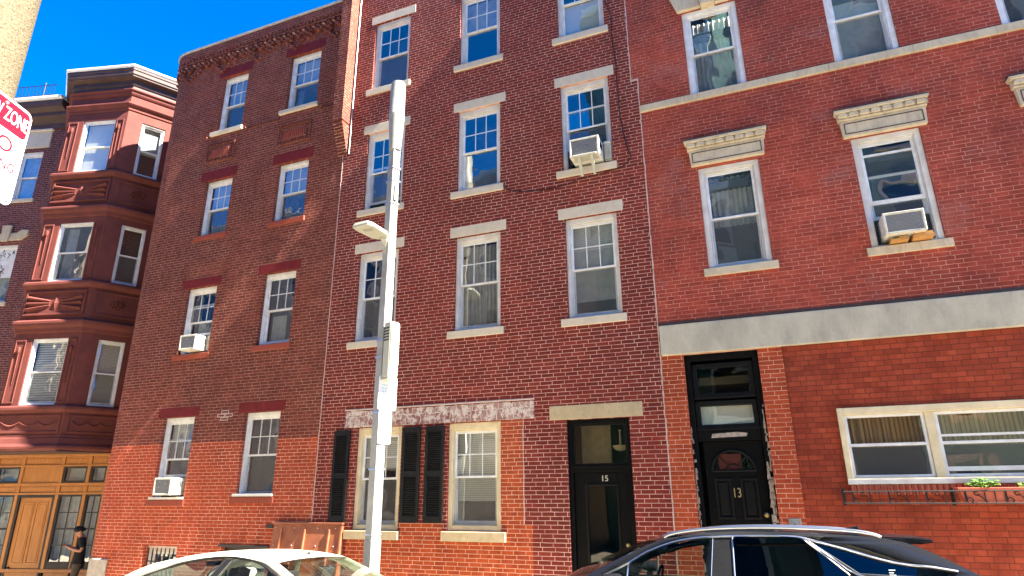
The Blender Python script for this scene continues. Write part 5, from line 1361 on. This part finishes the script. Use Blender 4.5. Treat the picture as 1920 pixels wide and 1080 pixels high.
# ------------------------------------------------------------------ person looking at a phone
def skin_obj(name, V, E, mat, parent, root=0, sub=2):
    me = bpy.data.meshes.new(name); me.from_pydata([v[0] for v in V], E, []); me.update()
    o = bpy.data.objects.new(name, me); COL.objects.link(o)
    sk = o.modifiers.new('Skin', 'SKIN'); me.skin_vertices.new(name='') if not me.skin_vertices else None
    for i, v in enumerate(V):
        r = v[1]; d = me.skin_vertices[0].data[i]; d.radius = r if isinstance(r, tuple) else (r, r); d.use_root = (i == root)
    ss = o.modifiers.new('Sub', 'SUBSURF'); ss.levels = sub; ss.render_levels = sub
    dg = bpy.context.evaluated_depsgraph_get(); m2 = bpy.data.meshes.new_from_object(o.evaluated_get(dg))
    bpy.data.objects.remove(o); bpy.data.meshes.remove(me)
    m2.polygons.foreach_set('use_smooth', [True]*len(m2.polygons)); m2.materials.clear(); m2.materials.append(mat)
    o = bpy.data.objects.new(name, m2); COL.objects.link(o)
    if parent: put(o, parent)
    return o
pX, pY = -15.10, 10.78
pe = thing('person', 'person in a black t-shirt looking down at a phone beside the wooden shopfront', 'person', (pX,pY,gz(pX)+.13), rad(-38))
V = [((0,0,.88),(.135,.10)),((0,.01,1.05),(.125,.095)),((0,.02,1.23),(.15,.105)),((0,.0,1.365),(.062,.058)),((0,-.045,1.425),(.050,.052)),
     ((0,-.075,1.500),(.070,.085)),((0,-.070,1.560),(.072,.085)),((0,-.055,1.605),(.050,.060))]
E_ = [(0,1),(1,2),(2,3),(3,4),(4,5),(5,6),(6,7)]
def addv(p, r, fr): V.append((p,r)); E_.append((fr,len(V)-1)); return len(V)-1
for s in (-1,1):
    a = addv((s*.165,.01,1.315),.056,2); a = addv((s*.215,.05,1.20),.047,a); e = addv((s*.225,.03,1.075),.040,a)
    f = addv((s*.15,-.12,1.115),.036,e); wv = addv((s*.075,-.235,1.165),.026,f); pm = addv((s*.055,-.275,1.185),(.030,.017),wv); pk = addv((s*.045,-.305,1.195),(.034,.015),pm)
    for k in range(4):
        b0_ = addv((s*(.068-.016*k),-.325,1.180+.012*k),.009,pk); b1_ = addv((s*(.060-.022*k),-.350+.004*k,1.172+.014*k),.0085,b0_); addv((s*(.040-.018*k),-.352+.006*k,1.176+.016*k),.0075,b1_)
    t0_ = addv((s*.035,-.275,1.215),.010,pm); addv((s*.018,-.305,1.232),.009,t0_)
    h_ = addv((s*.085,0,.80),.085,0); kn = addv((s*.095,-.03,.47),.058,h_); an = addv((s*.10,.02,.10),.040,kn); addv((s*.11,-.10,.045),(.040,.03),an)
bd = skin_obj('body', V, E_, M['skin'], pe)
fc = MB(); Hm = Matrix.Translation((0,-.075,1.51)) @ Matrix.Rotation(rad(32),4,'X')
fc.add([(-.016,-.082,-.02),(.016,-.082,-.02),(0,-.118,-.018),(0,-.088,.035),(0,-.085,-.028)],[(0,2,3),(2,1,3),(0,4,2),(4,1,2)],Hm); obj('nose', fc, M['skin'], bd, smooth=60)
fc = MB().lathe([(.002,-.06),(.034,-.052),(.044,-.02),(.04,.01)],14,Hm @ Matrix.Translation((0,-.05,-.035)) ); obj('jaw', fc, M['skin'], bd, smooth=60)
for s in (-1,1):
    obj('ear', MB().lathe([(.004,-.008),(.018,-.006),(.022,.006),(.006,.010)],12,Hm @ Matrix.Translation((s*.073,.005,.0)) @ Matrix.Rotation(rad(90),4,'Y') @ Matrix.Diagonal((1.5,1,1,1))), M['skin'], bd, smooth=60)
    obj('eye', MB().lathe([(.002,.004),(.010,.002),(.012,-.004)],10,Hm @ Matrix.Translation((s*.030,-.080,.022)) @ Matrix.Rotation(rad(90),4,'X')), M['hair'], bd, smooth=60)
obj('mouth', MB().box(-.022,.022,-.094,-.086,-.060,-.052,Hm), M['trousers'], bd, bevel=.002)
hr_ = MB(); rows_ = []
for i in range(11):
    t = i/10; an = rad(-12+t*102); rr = math.cos(an); zz = math.sin(an); row = []
    for j in range(25):
        a = 2*PI*j/24; fr_ = -math.sin(a)
        dz = .030 if fr_ > .55 else (-.055 if fr_ < -.1 else -.01)
        jit_ = .004*math.sin(j*5.1+i*3.7)
        row.append((.093*rr*math.cos(a)*(1+jit_*8), .002+.112*rr*math.sin(a)*(1+jit_*8), .018+.098*zz+(dz*(1-t))))
    rows_.append(row)
hr_.grid([[tuple(Hm @ Vector(p)) for p in r_] for r_ in rows_]); obj('hair', hr_, M['hair'], bd, smooth=True, solid=.004)
TV = [((0,.0,.66),(.178,.155)),((0,.0,.80),(.170,.145)),((0,.01,1.0),(.150,.122)),((0,.02,1.22),(.172,.125)),((0,.008,1.345),(.085,.078))]; TE = [(0,1),(1,2),(2,3),(3,4)]
for s in (-1,1):
    TV.append(((s*.170,.01,1.312),.072)); TE.append((3,len(TV)-1)); TV.append(((s*.215,.045,1.205),.064)); TE.append((len(TV)-2,len(TV)-1)); TV.append(((s*.224,.04,1.13),.062)); TE.append((len(TV)-2,len(TV)-1))
obj_t = skin_obj('t_shirt', TV, TE, M['tee'], bd)
LV = [((0,0,.86),(.140,.112))]; LE = []
for s in (-1,1):
    LV.append(((s*.088,0,.76),.098)); LE.append((0,len(LV)-1)); LV.append(((s*.098,-.03,.47),.076)); LE.append((len(LV)-2,len(LV)-1)); LV.append(((s*.10,.015,.12),.066)); LE.append((len(LV)-2,len(LV)-1)); LV.append(((s*.10,.01,.07),.064)); LE.append((len(LV)-2,len(LV)-1))
skin_obj('trousers', LV, LE, M['trousers'], bd)
for s in (-1,1):
    skin_obj('shoe', [((s*.10,.045,.045),(.042,.045)),((s*.105,-.05,.042),(.046,.040)),((s*.112,-.145,.034),(.040,.030))], [(0,1),(1,2)], M['rubber'], bd)
ph = thing('phone', 'dark phone held up in both hands by the person at the shopfront', 'phone', (pX,pY,gz(pX)+.13), rad(-38))
obj('case', MB().box(-.037,.037,-.005,.005,-.075,.075,Matrix.Translation((0,-.325,1.235)) @ Matrix.Rotation(rad(-50),4,'X')), M['car_black'], ph, bevel=.006)
obj('screen', MB().box(-.033,.033,.0055,.0065,-.07,.07,Matrix.Translation((0,-.325,1.235)) @ Matrix.Rotation(rad(-50),4,'X')), M['black_panel'], ph)
# ------------------------------------------------------------------ camera, sun, sky
cam = bpy.data.cameras.new('camera'); co = bpy.data.objects.new('camera', cam); COL.objects.link(co); SC.camera = co
cam.sensor_width = 36; cam.sensor_fit = 'HORIZONTAL'; cam.lens = 1172.44/1920*36; cam.clip_start = .05; cam.clip_end = 3000
yaw, pit, rol = rad(21.712), rad(18.047), rad(-.4564)
fw = Vector((-math.sin(yaw)*math.cos(pit), math.cos(yaw)*math.cos(pit), math.sin(pit)))
rt = Vector((math.cos(yaw), math.sin(yaw), 0)); up = rt.cross(fw)
r2 = rt*math.cos(rol)+up*math.sin(rol); u2 = -rt*math.sin(rol)+up*math.cos(rol)
co.matrix_world = Matrix(((r2.x,u2.x,-fw.x,0),(r2.y,u2.y,-fw.y,0),(r2.z,u2.z,-fw.z,2.0),(0,0,0,1)))
EL, PHI = rad(47), rad(2.4)          # sun stands along the street to the right, a hair in front of the facades
sd = Vector((math.cos(EL)*math.cos(PHI), -math.cos(EL)*math.sin(PHI), math.sin(EL)))
sl = bpy.data.lights.new('sun', 'SUN'); sl.energy = 5.0; sl.angle = rad(.53); sl.color = (1,.93,.82)
so = bpy.data.objects.new('sun', sl); COL.objects.link(so); so.rotation_euler = (-sd).to_track_quat('-Z','Y').to_euler(); so.location = (20,5,30)
wd_ = bpy.data.worlds.new('World'); SC.world = wd_; wd_.use_nodes = True
nt = wd_.node_tree; nt.nodes.clear()
sky = nt.nodes.new('ShaderNodeTexSky'); sky.sky_type = 'NISHITA'; sky.sun_disc = False
sky.sun_elevation = EL; sky.sun_rotation = rad(90)+PHI
sky.altitude = 0; sky.air_density = .33; sky.dust_density = 0; sky.ozone_density = 10
bg = nt.nodes.new('ShaderNodeBackground'); bg.inputs['Strength'].default_value = .12
ow = nt.nodes.new('ShaderNodeOutputWorld'); hs = nt.nodes.new('ShaderNodeHueSaturation'); hs.inputs['Saturation'].default_value = 1.25
nt.links.new(sky.outputs[0], hs.inputs['Color']); nt.links.new(hs.outputs[0], bg.inputs[0]); nt.links.new(bg.outputs[0], ow.inputs[0])
SC.view_settings.view_transform = 'Standard'; SC.view_settings.look = 'None'; SC.view_settings.exposure = 3.05; SC.view_settings.gamma = 1
SC.render.engine = 'CYCLES'; SC.cycles.max_bounces = 8; SC.cycles.transparent_max_bounces = 16
SC.cycles.use_denoising = True
SC.cycles.caustics_reflective = False; SC.cycles.caustics_refractive = False
